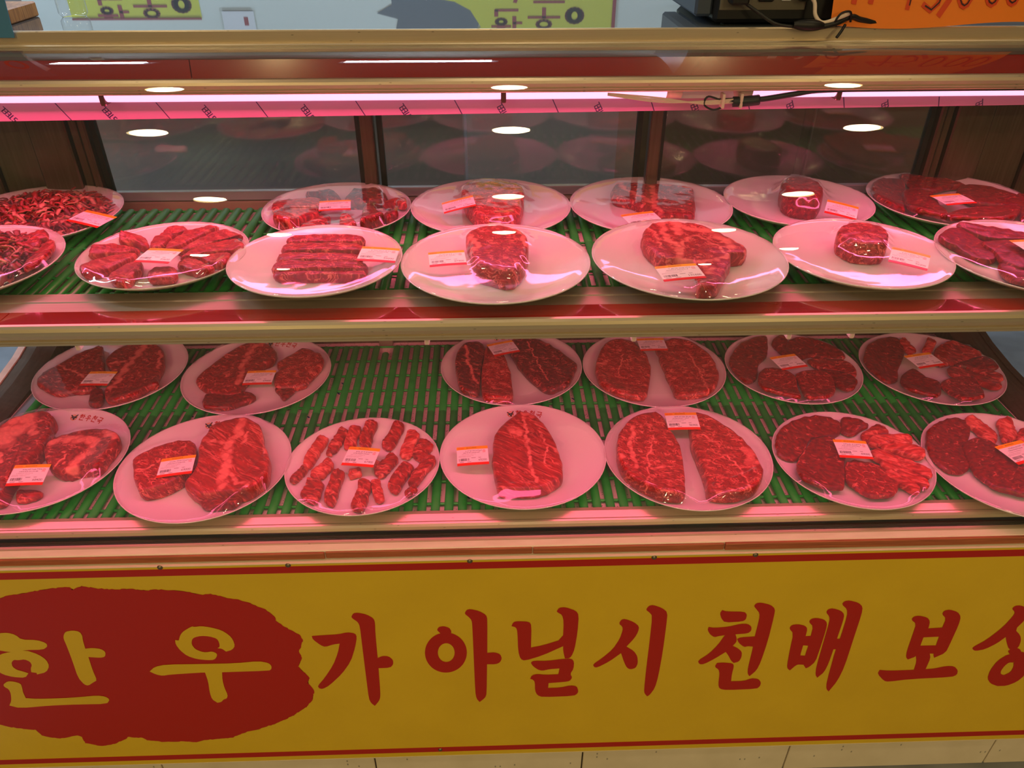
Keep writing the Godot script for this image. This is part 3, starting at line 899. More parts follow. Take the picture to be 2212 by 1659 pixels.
	shape(st, [8.1,15.9,13.2,20.5,37.5,19.0,61.6,23.3,78.3,23.5,83.2,15.2,83.2,-4.2,77.9,-18.7,82.1,-28.7,77.9,-38.6,70.1,-40.7,40.6,-43.0,40.1,-57.1,61.4,-57.0,79.9,-51.3,91.0,-54.3,94.5,-67.2,93.6,-74.9,87.6,-82.4,30.6,-83.4,21.0,-76.8,17.0,-63.7,16.3,-38.4,12.4,-31.7,7.8,-29.5,10.7,-19.7,19.9,-16.2,33.8,-19.2,57.0,-18.7,58.6,-2.6,41.1,-3.8,28.9,-7.7,21.2,-4.5,11.9,6.1], 0.0005, 0.0, 1, 1.0)
	obj("letter", st, M.sign_red, s)
	st = new_st()
	shape(st, [153.6,111.4,156.6,121.4,162.9,123.4,178.2,114.9,188.1,103.5,187.8,90.0,183.3,74.3,171.2,51.8,184.9,39.5,192.3,25.0,194.9,5.7,192.1,-7.3,183.1,-10.8,176.5,-5.7,170.7,9.1,163.2,34.7,144.4,12.6,124.0,-3.5,118.3,-0.8,116.7,6.6,131.5,22.7,148.1,45.7,158.1,73.0,161.3,95.5,160.1,103.6], 0.0005, 0.0, 1, 1.0)
	shape(st, [195.3,144.7,199.3,154.0,206.3,155.9,221.6,148.1,232.1,136.9,233.5,106.2,235.1,37.5,234.7,-30.4,232.1,-65.6,224.6,-86.0,220.3,-89.9,214.5,-80.3,212.9,-69.9,210.9,-9.6,209.5,66.4,207.6,129.1,202.4,137.2], 0.0005, 0.0, 1, 1.0)
	obj("letter", st, M.sign_red, s)
	st = new_st()
	shape(st, [319.6,131.5,322.3,139.2,330.1,135.5,359.6,133.9,365.6,126.8,365.9,114.4,360.8,109.3,331.5,107.8,324.0,118.2], 0.0005, 0.0, 1, 1.0)
	shape(st, [305.0,90.0,305.7,97.6,315.6,95.0,339.1,96.8,358.8,103.6,370.8,103.2,378.7,95.3,379.9,84.8,375.0,78.2,354.3,76.8,358.6,65.1,359.2,55.9,354.6,46.7,364.9,39.3,373.3,29.5,375.0,15.1,372.4,3.1,363.7,-0.4,358.0,6.2,351.0,20.9,344.9,30.6,327.7,12.2,311.2,-1.6,303.4,-1.3,299.3,8.6,316.4,27.1,328.3,50.1,336.5,75.2,326.3,73.3,319.2,70.4,310.6,78.5], 0.0005, 0.0, 1, 1.0)
	shape(st, [373.5,146.8,376.0,154.0,383.6,155.4,400.7,149.3,410.3,139.0,411.9,121.5,413.3,58.4,411.4,1.5,408.0,-22.9,398.2,-38.9,393.9,-32.2,391.4,-17.2,390.7,31.1,390.2,43.0,380.8,44.7,375.1,42.2,364.1,53.3,359.3,64.2,364.6,68.6,388.5,69.9,388.2,113.6,386.3,129.0,379.2,139.3], 0.0005, 0.0, 1, 1.0)
	shape(st, [331.6,-9.8,334.1,0.9,344.7,1.9,362.3,-1.3,365.6,-8.8,365.5,-31.0,367.3,-52.2,391.0,-52.2,402.5,-45.1,415.5,-47.2,422.4,-57.7,422.5,-68.9,417.5,-76.4,363.3,-77.6,349.9,-73.4,345.4,-60.4,343.3,-30.0,339.9,-17.5], 0.0005, 0.0, 1, 1.0)
	obj("letter", st, M.sign_red, s)
	st = new_st()
	shape(st, [443.9,88.3,446.3,97.2,456.4,99.0,469.2,94.9,475.4,87.0,476.5,65.1,477.3,42.7,477.7,15.7,481.9,-8.7,476.1,-11.0,468.1,-25.4,462.7,-20.2,460.0,-10.3,456.3,33.2,453.8,75.2], 0.0005, 0.0, 1, 1.0)
	shape(st, [474.2,103.7,476.1,111.6,484.5,114.0,498.8,109.4,506.0,100.3,508.1,82.2,508.9,31.1,508.7,-2.5,500.9,-16.9,495.4,-20.6,488.2,-9.0,486.4,14.4,486.5,42.4,485.1,67.1,483.9,92.1], 0.0005, 0.0, 1, 1.0)
	shape(st, [475.5,67.0,485.7,67.5,486.7,41.4,476.3,42.8], 0.0005, 0.0, 1, 1.0)
	shape(st, [477.7,15.7,487.3,14.3,490.1,-10.6,480.5,-9.7], 0.0005, 0.0, 1, 1.0)
	shape(st, [497.8,127.1,499.8,134.9,507.4,136.8,522.1,130.6,530.4,120.6,532.1,103.7,532.6,57.3,533.2,30.1,533.5,-8.5,531.2,-33.1,522.1,-48.8,516.9,-40.0,513.5,-17.5,510.9,49.8,508.9,104.6,506.3,115.8], 0.0005, 0.0, 1, 1.0)
	shape(st, [532.4,58.3,538.8,58.0,538.8,29.9,532.6,30.1], 0.0005, 0.0, 1, 1.0)
	shape(st, [519.9,145.8,522.4,153.8,530.8,155.2,547.0,149.1,556.6,138.8,559.5,120.4,561.4,61.8,564.3,-19.6,561.2,-59.6,552.3,-90.3,546.2,-82.2,542.4,-63.9,536.9,30.0,537.9,58.1,535.8,116.9,531.7,133.7], 0.0005, 0.0, 1, 1.0)
	obj("letter", st, M.sign_red, s)
	st = new_st()
	shape(st, [648.5,102.9,650.6,111.3,659.1,112.8,674.0,108.2,682.2,98.1,685.0,79.9,683.4,57.0,684.6,34.4,686.5,4.7,673.3,-3.5,668.2,3.0,664.9,20.0,662.0,67.1,660.1,92.2], 0.0005, 0.0, 1, 1.0)
	shape(st, [697.2,115.3,698.4,124.1,707.2,126.4,722.8,119.7,731.9,107.4,734.9,87.1,736.0,36.2,735.8,12.3,719.5,-0.6,715.2,8.3,712.1,33.3,710.4,56.8,708.6,79.0,707.8,103.8], 0.0005, 0.0, 1, 1.0)
	shape(st, [681.3,79.1,709.0,80.8,710.4,56.8,682.7,56.1], 0.0005, 0.0, 1, 1.0)
	shape(st, [682.7,33.6,713.7,33.3,715.4,10.8,706.5,11.1,686.6,2.3], 0.0005, 0.0, 1, 1.0)
	shape(st, [683.2,10.6,707.6,12.5,713.4,-1.3,714.0,-32.4,729.0,-31.5,749.2,-24.9,764.0,-26.5,774.6,-38.5,776.8,-51.2,769.2,-57.5,692.9,-60.3,656.0,-66.3,647.1,-63.4,629.6,-42.3,630.5,-31.3,650.3,-34.2,693.0,-33.5,690.9,-10.1], 0.0005, 0.0, 1, 1.0)
	obj("letter", st, M.sign_red, s)
	st = new_st()
	shape(st, [813.1,124.2,815.8,131.6,824.4,132.6,839.0,125.5,846.2,114.2,846.3,94.1,838.3,70.3,853.2,55.0,860.1,40.7,862.5,21.6,855.1,16.1,846.8,17.4,835.7,36.9,829.0,51.3,820.2,35.2,803.9,19.2,788.2,15.0,781.1,20.1,779.8,25.9,797.9,45.5,814.4,77.2,822.1,106.2,821.5,116.0], 0.0005, 0.0, 1, 1.0)
	shape(st, [847.0,12.6,851.2,18.2,857.8,21.8,867.5,16.6,875.3,4.2,853.8,2.7], 0.0005, 0.0, 1, 1.0)
	shape(st, [847.6,138.2,852.9,143.7,867.2,137.5,878.3,126.2,883.4,103.9,884.2,90.4,905.2,87.4,914.5,75.7,913.9,61.9,890.4,62.8,899.4,15.3,883.1,35.0,875.0,58.8,863.1,113.6], 0.0005, 0.0, 1, 1.0)
	shape(st, [875.0,9.1,850.2,3.8,837.5,-13.8,833.7,-41.0,836.9,-64.0,848.0,-79.9,863.9,-87.9,863.5,-54.9,858.5,-54.7,854.2,-44.4,855.9,-29.4,860.3,-19.6,868.4,-20.0], 0.0005, 0.0, 1, 1.0)
	shape(st, [863.9,-87.9,880.3,-88.1,895.8,-76.8,903.4,-58.1,902.0,-28.8,890.0,-1.2,875.0,9.1,868.4,-20.0,873.1,-30.1,873.8,-47.7,864.0,-56.4,857.6,-52.1], 0.0005, 0.0, 1, 1.0)
	obj("letter", st, M.sign_red, s)

# ------------------------------------------------------------------ LED tubes
func tier_lights():
	var white := glow(Color(1.0, 0.66, 0.82), 1.7)
	var c := get_node("display_case")
	# reflector flap with printed film, hung slightly askew
	var st := new_st()
	st.set_smooth_group(-1)
	var A := Vector3(-1.05, 1.2515, -1.262)
	var B := Vector3(1.15, 1.2515, -1.262)
	var Cq := Vector3(1.15, 1.2375, -1.270)
	var D := Vector3(-1.05, 1.2200, -1.270)
	var nseg := 40
	for i in nseg:
		var t0 := float(i) / nseg
		var t1 := float(i + 1) / nseg
		var vs := [A.lerp(B, t0), A.lerp(B, t1), D.lerp(Cq, t1), D.lerp(Cq, t0)]
		var uv := []
		for v in vs:
			uv.append(Vector2((v.x + 0.058) / 0.1555, (1.2515 - v.y) / 0.030))
		for k in [0, 1, 2, 0, 2, 3]:
			st.set_uv(uv[k])
			st.add_vertex(vs[k])
	var fl := obj("reflector_flap", st, M.flap, c)
	st = new_st()
	profile(st, v2([-1.262, 1.2515, -1.262, 1.285, -1.264, 1.285, -1.2645, 1.2515]), -1.05, 1.15)
	obj("flap_back", st, M.paper, fl)
	for q in [[-1.05, 0.29, "left"], [0.40, 1.12, "right"]]:
		var t := thing("led_tube", "glowing pink LED tube under the top rail, %s one" % q[2], "led tube", Vector3(0, 1.2697, -1.2425))
		st = new_st()
		tube(st, [Vector3(q[0], 0, 0), Vector3(q[1], 0, 0)], 0.0125, 18)
		obj("tube", st, white, t)
		for e in [q[0], q[1]]:
			st = new_st()
			tube(st, [Vector3(e - 0.012, 0, 0), Vector3(e + 0.012, 0, 0)], 0.0129, 18)
			obj("end_cap", st, M.wire, t)
		for x in ([-0.585, 0.025] if q[2] == "left" else [0.548]):
			obj("clip", box_mesh(Vector3(x - 0.004, -0.0155, -0.014), Vector3(x + 0.004, 0.014, 0.0138), 0.001), M.clip, t)
		var l := AreaLight3D.new()
		l.name = "led_light"
		l.area_size = Vector2(q[1] - q[0], 0.025)
		l.light_color = PINK
		l.light_energy = E_LED * (q[1] - q[0]) / 2.0
		l.rotation_degrees = Vector3(-116, 0, 0)
		l.position = Vector3((q[0] + q[1]) / 2.0, -0.0185, 0.002)
		l.shadow_enabled = true
		t.add_child(l)
	var t2 := thing("led_tube", "pink LED tube tucked behind the middle rail", "led tube", Vector3(0, 1.0172, -0.9405))
	st = new_st()
	tube(st, [Vector3(-1.1, 0, 0), Vector3(1.16, 0, 0)], 0.0125, 18)
	obj("tube", st, white, t2)
	for x in [-0.57, -0.09, 0.20, 0.42, 0.51, 0.79]:
		obj("clip", box_mesh(Vector3(x - 0.0035, -0.0165, -0.013), Vector3(x + 0.0035, 0.0125, 0.0135), 0.0015), M.wire, t2)
	var l2 := AreaLight3D.new()
	l2.name = "led_light"
	l2.area_size = Vector2(2.2, 0.025)
	l2.light_color = PINK
	l2.light_energy = E_LED * 0.76
	l2.rotation_degrees = Vector3(-78, 0, 0)
	l2.position = Vector3(0.03, -0.0175, 0.0)
	l2.shadow_enabled = true
	t2.add_child(l2)
	# wiring at the joint between the two tubes
	var w := thing("cable_bundle", "bundle of black cable and cream wires tied at the tube joint", "cable", Vector3(0.385, 1.258, -1.224))
	st = new_st()
	tube(st, smooth_path([Vector3(-0.03, -0.002, 0), Vector3(0.0, -0.001, 0.002), Vector3(0.04, 0.001, 0.002), Vector3(0.09, 0.008, 0.001), Vector3(0.14, 0.0135, 0.0), Vector3(0.3, 0.0145, 0), Vector3(0.76, 0.0145, 0)], 6), 0.0042, 10)
	obj("black_cable", st, M.cable, w)
	st = new_st()
	tube(st, smooth_path([Vector3(-0.005, -0.003, 0.001), Vector3(0.012, -0.002, 0.003), Vector3(0.035, 0.0, 0.002)], 5), 0.0078, 10)
	obj("cable_sleeve", st, M.cable, w)
	for k in 3:
		st = new_st()
		tube(st, smooth_path([Vector3(-0.20, 0.010 - 0.001 * k, -0.002), Vector3(-0.12, 0.004 - 0.003 * k, 0.003), Vector3(-0.05, -0.005 + 0.002 * k, 0.005), Vector3(0.005, -0.002 + 0.002 * k, 0.004)], 6), 0.0014, 6)
		obj("wire", st, M.wire, w)
	st = new_st()
	tube(st, smooth_path([Vector3(-0.02, -0.002, 0.004), Vector3(-0.045, 0.006, 0.005), Vector3(-0.05, -0.006, 0.005), Vector3(-0.035, -0.014, 0.004), Vector3(-0.02, -0.010, 0.004)], 6), 0.0016, 6)
	obj("wire_loop", st, M.cable, w)
	for x in [-0.022, 0.006]:
		obj("cable_tie", box_mesh(Vector3(x - 0.0022, -0.011, -0.006), Vector3(x + 0.0022, 0.010, 0.0105), 0.0008), M.wire, w)

# ------------------------------------------------------------------ on the case top
func counter_things():
	var y := 1.3555
	var b := thing("price_card", "blue price card hanging over the top rail at the far left", "card", Vector3(-0.74, 1.349, -1.243))
	var st := new_st()
	profile(st, v2([0.0, 0.0, 0.0012, 0.0, -0.016, 0.13, -0.0172, 0.13]), -0.06, 0.0485)
	obj("card", st, M.card_blue, b)
	st = new_st()
	var tb := func(p: Vector2) -> Vector3: return Vector3(p.x, p.y, 0.0018 - p.y * 0.132)
	strokes(st, [arc2(0.022, 0.05, 0.013, 0.02, 12)], 0.006, tb)
	obj("handwriting", st, M.marker, b)
	var wd := thing("wooden_stand", "wooden card stand on the case top behind the blue card", "stand", Vector3(-0.775, y, -1.37))
	obj("base", box_mesh(Vector3(-0.07, 0.0, -0.035), Vector3(0.045, 0.022, 0.055), 0.002), M.wood_block, wd)
	obj("post", box_mesh(Vector3(-0.055, 0.022, -0.02), Vector3(0.0, 0.20, 0.03), 0.002), M.wood_block, wd)
	var bt := thing("plastic_bottle", "clear plastic bottle beside the wooden stand", "bottle", Vector3(-0.672, y, -1.40))
	st = new_st()
	lathe(st, [Vector2(0.0, 0.002), Vector2(0.018, 0.0), Vector2(0.022, 0.005), Vector2(0.022, 0.07), Vector2(0.017, 0.085), Vector2(0.009, 0.1), Vector2(0.009, 0.115)], 28)
	obj("body", st, M.glass, bt)
	st = new_st()
	lathe(st, [Vector2(0.0105, 0.108), Vector2(0.0105, 0.125), Vector2(0.0, 0.125)], 20)
	obj("cap", st, M.paper, bt)
	# label printer seen from behind
	var p := thing("label_printer", "black label printer with port panel at the back of the case top", "printer", Vector3(0.43, y, -1.268))
	obj("body", box_mesh(Vector3(-0.085, 0.004, -0.26), Vector3(0.13, 0.17, -0.002), 0.006), M.black, p)
	obj("side_cover", box_mesh(Vector3(-0.112, 0.012, -0.25), Vector3(-0.085, 0.17, -0.012), 0.004), M.card_slate, p)
	for x in [-0.06, 0.1]:
		obj("foot", box_mesh(Vector3(x, 0.0, -0.05), Vector3(x + 0.02, 0.004, -0.03)), M.cable, p)
	obj("port_panel", box_mesh(Vector3(-0.078, 0.022, -0.002), Vector3(0.052, 0.058, 0.0), 0.0008), M.port_grey, p)
	obj("serial_port", box_mesh(Vector3(-0.022, 0.034, 0.0), Vector3(0.002, 0.046, 0.005), 0.002), M.cable, p)
	obj("usb_port", box_mesh(Vector3(0.014, 0.035, 0.0), Vector3(0.028, 0.047, 0.003), 0.0008), M.paper, p)
	obj("power_plug", box_mesh(Vector3(-0.068, 0.032, 0.0), Vector3(-0.040, 0.046, 0.022), 0.003), M.cable, p)
	obj("cable_plug", box_mesh(Vector3(0.036, 0.036, 0.0), Vector3(0.052, 0.05, 0.02), 0.003), M.cable, p)
	var k := thing("printer_cables", "black and white cables trailing from the label printer along the rail", "cable", Vector3(0.43, y, -1.252))
	st = new_st()
	tube(st, smooth_path([Vector3(-0.048, 0.036, -0.008), Vector3(-0.025, 0.022, 0.006), Vector3(0.0, 0.008, 0.014), Vector3(0.03, 0.004, 0.017)], 6), 0.0024, 8)
	obj("black_cable", st, M.cable, k)
	st = new_st()
	var fb := []
	for i in 13:
		var u := i / 12.0
		fb.append(Vector2(lerpf(0.0026, 0.0085, sqrt(sin(PI * clampf(u, 0.02, 0.98)))), u * 0.046))
	lathe(st, fb, 16)
	var fer := obj("ferrite_bead", st, M.cable, k, Vector3(0.026, 0.007, 0.019))
	fer.rotation_degrees.z = -92
	st = new_st()
	tube(st, smooth_path([Vector3(0.07, 0.004, 0.018), Vector3(0.09, 0.008, 0.016), Vector3(0.115, 0.016, 0.01), Vector3(0.13, 0.012, 0.008), Vector3(0.16, 0.006, 0.004)], 6), 0.004, 8)
	obj("black_cable", st, M.cable, k)
	st = new_st()
	tube(st, smooth_path([Vector3(0.045, 0.048, -0.012), Vector3(0.058, 0.036, 0.0), Vector3(0.061, 0.018, 0.008), Vector3(0.072, 0.009, 0.015), Vector3(0.095, 0.016, 0.015), Vector3(0.112, 0.022, 0.012)], 6), 0.0030, 8)
	obj("white_cable", st, M.wire, k)
	st = new_st()
	tube(st, smooth_path([Vector3(0.105, 0.006, 0.017), Vector3(0.098, -0.002, 0.024), Vector3(0.092, -0.010, 0.0265)], 5), 0.0022, 8)
	obj("cable_tie", st, M.cable, k)
	st = new_st()
	tube(st, smooth_path([Vector3(0.088, 0.010, 0.018), Vector3(0.094, 0.022, 0.02), Vector3(0.108, 0.024, 0.019), Vector3(0.112, 0.010, 0.017)], 5), 0.0016, 8)
	obj("twist_tie", st, M.cable, k)
	# orange price paper
	var oc := thing("price_paper", "orange paper with a handwritten price at the right end of the case top", "price sign", Vector3(0.663, 1.355, -1.2405))
	st = new_st()
	st.set_smooth_group(0)
	var pf := func(u: float, v: float) -> Vector3:
		# u -1..1 across, v 0..1 up; a gentle sag along the lower edge
		var x := u * 0.1475 + 0.006 * v * (1.0 if u < 0.0 else -0.2)
		var yy := v * 0.19 + (1.0 - v) * 0.0045 * cos((u + 0.33) * 2.6) * -1.0 + (1.0 - v) * 0.0045
		return Vector3(x, yy, -0.05 * v + 0.002 * sin(u * 2.4 + 0.6))
	for i in 16:
		for j in 8:
			quad(st, pf.call(-1 + i / 8.0, j / 8.0), pf.call(-1 + (i + 1) / 8.0, j / 8.0), pf.call(-1 + (i + 1) / 8.0, (j + 1) / 8.0), pf.call(-1 + i / 8.0, (j + 1) / 8.0))
	obj("sheet", st, M.card_orange, oc)
	var on := func(q: Vector2) -> Vector3:
		# q in px of the drawing: 432 wide, y up from the lower edge
		return (pf.call((q.x - 222.0) / 205.0, q.y / 232.0) as Vector3) + Vector3(0, 0.0002, 0.0010)
	var on2 := func(q: Vector2) -> Vector3: return (on.call(q) as Vector3) + Vector3(0, 0, 0.0006)
	st = new_st()
	strokes(st, [[Vector2(60, 40), Vector2(66, 110)], [Vector2(95, 42), Vector2(104, 112)], [Vector2(52, 118), Vector2(70, 110), Vector2(84, 118), Vector2(98, 110), Vector2(116, 120)], [Vector2(44, 84), Vector2(122, 90)]], 11, on)
	strokes(st, [[Vector2(173, 33), Vector2(184, 112)], [Vector2(140, 74), Vector2(198, 78)], [Vector2(140, 74), Vector2(176, 112)]], 9, on)
	strokes(st, [[Vector2(205, 38), Vector2(222, 28), Vector2(236, 38), Vector2(244, 60), Vector2(232, 78), Vector2(214, 80), Vector2(216, 112), Vector2(246, 112)]], 9, on)
	strokes(st, [[Vector2(242, 20), Vector2(258, 42)]], 11, on)
	for x in [278.0, 335.0, 378.0]:
		strokes(st, [arc2(x + 13, 72, 17, 42, 16)], 9, on)
	obj("handwriting", st, M.marker, oc)
	st = new_st()
	strokes(st, [[Vector2(176, 38), Vector2(184, 110)], [Vector2(209, 36), Vector2(224, 29), Vector2(238, 40), Vector2(246, 64)]], 2.6, on2)
	for x in [278.0, 335.0, 378.0]:
		strokes(st, [arc2(x + 13, 72, 15, 40, 16)], 2.6, on2)
	obj("pen_outline", st, M.pen, oc)

# ------------------------------------------------------------------ plates, meat, film, price tags
func plate_y(r: float, R: float) -> float:
	var t := clampf((r / R - 0.6) / 0.4, 0.0, 1.0)
	return 0.0065 + 0.0165 * pow(t, 1.5)

func plate(key: String, label: String, x: float, y: float, z: float, R: float, group: String, logo := 99.0):
	var t := thing("dinner_plate", label, "plate", Vector3(x, y, z), group)
	var st := new_st()
	var pr := [Vector2(0.0, 0.0065)]
	for i in 15:
		var r := R * (0.55 + 0.435 * i / 14.0)
		pr.append(Vector2(r, plate_y(r, R)))
	pr += [Vector2(R * 0.993, 0.0238), Vector2(R, 0.0237), Vector2(R * 1.001, 0.0225), Vector2(R * 0.993, 0.0212), Vector2(R * 0.86, 0.0115), Vector2(R * 0.64, 0.0035), Vector2(R * 0.62, 0.0), Vector2(R * 0.58, 0.0), Vector2(R * 0.57, 0.003), Vector2(0.0, 0.003)]
	lathe(st, pr, 72)
	obj("dish", st, M.porcelain, t)
	plates[key] = {"node": t, "R": R, "at": Vector3(x, y, z), "ob": []}
	if logo < 90.0:
		var to3 := func(p: Vector2) -> Vector3:
			var r := R * 0.825 + p.y * 0.0125
			var a := logo + p.x * 0.0125 / (R * 0.85)
			return Vector3(r * sin(a), plate_y(r, R) + 0.0005, -r * cos(a))
		var s1 := new_st()
		strokes(s1, spread(hangul("han"), 0.0, 0.85) + spread(hangul("u"), 1.0, 0.85) + spread(hangul("cheon"), 2.0, 0.85) + spread(hangul("guk"), 3.0, 0.85), 0.13, to3)
		var lg := obj("printed_name", s1, M.logo_red, t)
		s1 = new_st()
		strokes(s1, [arc2(-0.75, 0.45, 0.42, 0.42, 18)], 0.12, to3)
		obj("ring_mark", s1, M.logo_orange, lg)
		s1 = new_st()
		strokes(s1, [[Vector2(-1.15, 0.85), Vector2(-0.95, 0.6), Vector2(-0.75, 0.55), Vector2(-0.5, 0.62), Vector2(-0.3, 0.9)], [Vector2(-0.9, 0.55), Vector2(-0.72, 0.1)], [Vector2(-0.55, 0.6), Vector2(-0.72, 0.1)], [Vector2(-1.1, 0.4), Vector2(-0.85, 0.45)], [Vector2(-0.35, 0.45), Vector2(-0.6, 0.45)]], 0.16, to3)
		obj("bull_mark", s1, M.logo_black, lg)

func smooth_ring(pts: Array, per: int) -> PackedVector2Array:
	var out := PackedVector2Array()
	var n := pts.size()
	for i in n:
		var p0: Vector2 = pts[(i - 1 + n) % n]
		var p1: Vector2 = pts[i]
		var p2: Vector2 = pts[(i + 1) % n]
		var p3: Vector2 = pts[(i + 2) % n]
		for k in per:
			out.append(p1.cubic_interpolate(p2, p0, p3, float(k) / per))
	return out

func cut(key: String, called: String, category: String, label: String, group: String, kind: String, tmm: float, liftmm: float, flat: Array, seams := []):
	# one piece of meat: outline in mm round the plate's middle, thickness and lift in mm
	var P = plates[key]
	var pts := []
	for i in range(0, flat.size(), 2):
		pts.append(Vector2(flat[i], flat[i + 1]) / 1000.0)
	var sd: int = rng.randi() % 10000
	var ring := smooth_ring(pts, 3 if pts.size() > 14 else 4)
	var n := ring.size()
	var c := Vector2.ZERO
	for p in ring:
		c += p / n
	var mean := 0.0
	var far := 0.0
	for i in n:
		var j := nF.get_noise_2d(ring[i].x * 160.0 + sd, ring[i].y * 160.0) * 0.002 + nF.get_noise_2d(ring[i].x * 520.0 + sd, ring[i].y * 520.0) * 0.0009
		ring[i] += (ring[i] - c).normalized() * j
		mean += ring[i].distance_to(c) / n
		far = maxf(far, ring[i].distance_to(c))
	var t := tmm / 1000.0
	var lift := liftmm / 1000.0
	var rd := minf(0.35 * t, 0.006)
	var R: float = P.R
	var steps := [[0.0025, 0.0], [0.0, 0.22 * t], [-0.0004, 0.55 * t], [0.0004, t - rd], [rd * 0.35, t - rd * 0.3], [rd, t], [rd + 0.005, t + 0.0006], [0.45 * mean, t + 0.0012], [0.72 * mean, t + 0.0014]]
	var size := 2.0 * (far + t) * 1.06 if seams else 0.2
	var rot := 0.0 if seams else rng.randf_range(-0.6, 0.6)
	var off := Vector2.ZERO if seams else Vector2(rng.randf_range(-0.028, 0.028), rng.randf_range(-0.028, 0.028))
	var st := new_st()
	st.set_smooth_group(0)
	var rows := []
	var uvs := []
	for q in steps:
		var row := []
		var ur := []
		for i in n:
			var d := ring[i] - c
			var l := d.length()
			var s := maxf(1.0 - q[0] / maxf(mean, 0.004), 0.06)
			var p := c + d * s
			var hgt: float = q[1]
			if q[1] > 0.4 * t:
				hgt += nA.get_noise_2d(p.x * 70.0 + sd, p.y * 70.0) * 0.0016 + nF.get_noise_2d(p.x * 300.0, p.y * 300.0 + sd) * 0.0004
			row.append(Vector3(p.x - c.x, plate_y(minf(p.length(), R * 0.97), R) + lift + hgt + 0.0006, p.y - c.y))
			var drop := maxf(t - q[1] - rd, 0.0)
			ur.append(((d * s + d / maxf(l, 1e-5) * drop).rotated(rot) + off) / size + Vector2(0.5, 0.5))
		rows.append(row)
		uvs.append(ur)
	for j in rows.size() - 1:
		for i in n:
			var k := (i + 1) % n
			for e in [[j, i], [j, k], [j + 1, k], [j, i], [j + 1, k], [j + 1, i]]:
				st.set_uv(uvs[e[0]][e[1]])
				st.add_vertex(rows[e[0]][e[1]])
	var top := Vector3(0, plate_y(minf(c.length(), R * 0.97), R) + lift + t + 0.002, 0)
	var L := rows.size() - 1
	for i in n:
		var k := (i + 1) % n
		st.set_uv(uvs[L][i]); st.add_vertex(rows[L][i])
		st.set_uv(uvs[L][k]); st.add_vertex(rows[L][k])
		st.set_uv(off / size + Vector2(0.5, 0.5)); st.add_vertex(top)
	var m: StandardMaterial3D = M[kind]
	if seams:
		m = StandardMaterial3D.new()
		var ss := []
		for s in seams:
			var l := []
			for i in range(0, s[1].size(), 2):
				l.append((Vector2(s[1][i], s[1][i + 1]) / 1000.0 - c) / size)
			ss.append([l, s[0] / 1000.0])
		m.albedo_texture = meat_texture(kind, 400, size, sd, ss, 0.75)
		wet(m)
	var o := obj(called, st, m, self, (P.at as Vector3) + Vector3(c.x, 0, c.y))
	tag(o, label, category, group)
	P.ob.append([ring, t + lift + 0.003, Rect2(c - Vector2(far, far), Vector2(far, far) * 2.0)])

func shreds(key: String, label: String, count: int, sd: int):
	# a heap of thin slices nobody could count: one object
	var P = plates[key]
	var r2 := RandomNumberGenerator.new()
	r2.seed = sd
	var R: float = P.R * 0.86
	var st := new_st()
	st.set_smooth_group(0)
	for i in count:
		var a := r2.randf() * TAU
		var rr := R * sqrt(r2.randf()) * 0.92
		var base := Vector3(rr * cos(a), 0, rr * sin(a))
		var hill := 0.026 * (1.0 - pow(rr / R, 2.0)) * r2.randf_range(0.55, 1.0)
		base.y = plate_y(rr, P.R) + 0.004 + hill
		var dir := Vector3(r2.randf_range(-1, 1), r2.randf_range(-0.25, 0.25), r2.randf_range(-1, 1)).normalized()
		var side := dir.cross(Vector3.UP).normalized().rotated(dir, r2.randf_range(-0.7, 0.7))
		var len := r2.randf_range(0.012, 0.034)
		var w := r2.randf_range(0.003, 0.0065)
		var tone := r2.randf()
		var col := Color(0.14, 0.008, 0.010).lerp(Color(0.46, 0.05, 0.045), tone) if r2.randf() < 0.72 else Color(0.62, 0.22, 0.17)  # beef tones darkened: the weak light on the heap is put into colour
		var up := side.cross(dir)
		var bend := r2.randf_range(-0.008, 0.010)
		var prev := []
		for s in 6:
			var u := s / 5.0
			var p := base + dir * (u - 0.5) * len + up * (sin(u * PI) * bend + sin(u * 9.0 + i) * 0.0012)
			p.y = maxf(p.y, plate_y(Vector2(p.x, p.z).length(), P.R) + 0.001)
			var ww := w * (0.6 + 0.4 * sin(u * PI)) * (1.0 + 0.2 * sin(u * 14.0 + i))
			var now := [p - side * ww, p + up * 0.0016, p + side * ww, p - up * 0.0012]
			if prev:
				for k in 4:
					st.set_color(col)
					quad(st, prev[k], now[k], now[(k + 1) % 4], prev[(k + 1) % 4])
			prev = now
	var m := StandardMaterial3D.new()
	m.vertex_color_use_as_albedo = true
	m.roughness = 0.4
	var o := obj("shredded_beef", st, m, self, P.at)
	tag(o, label, "meat")
	o.set_meta("kind", "stuff")
	var ring := PackedVector2Array()
	for i in 24:
		ring.append(Vector2(R * 0.72, 0).rotated(TAU * i / 24.0))
	P.ob.append([ring, 0.024, Rect2(-R, -R, 2 * R, 2 * R)])

const NR := 24
const NA := 72
const NG := 35

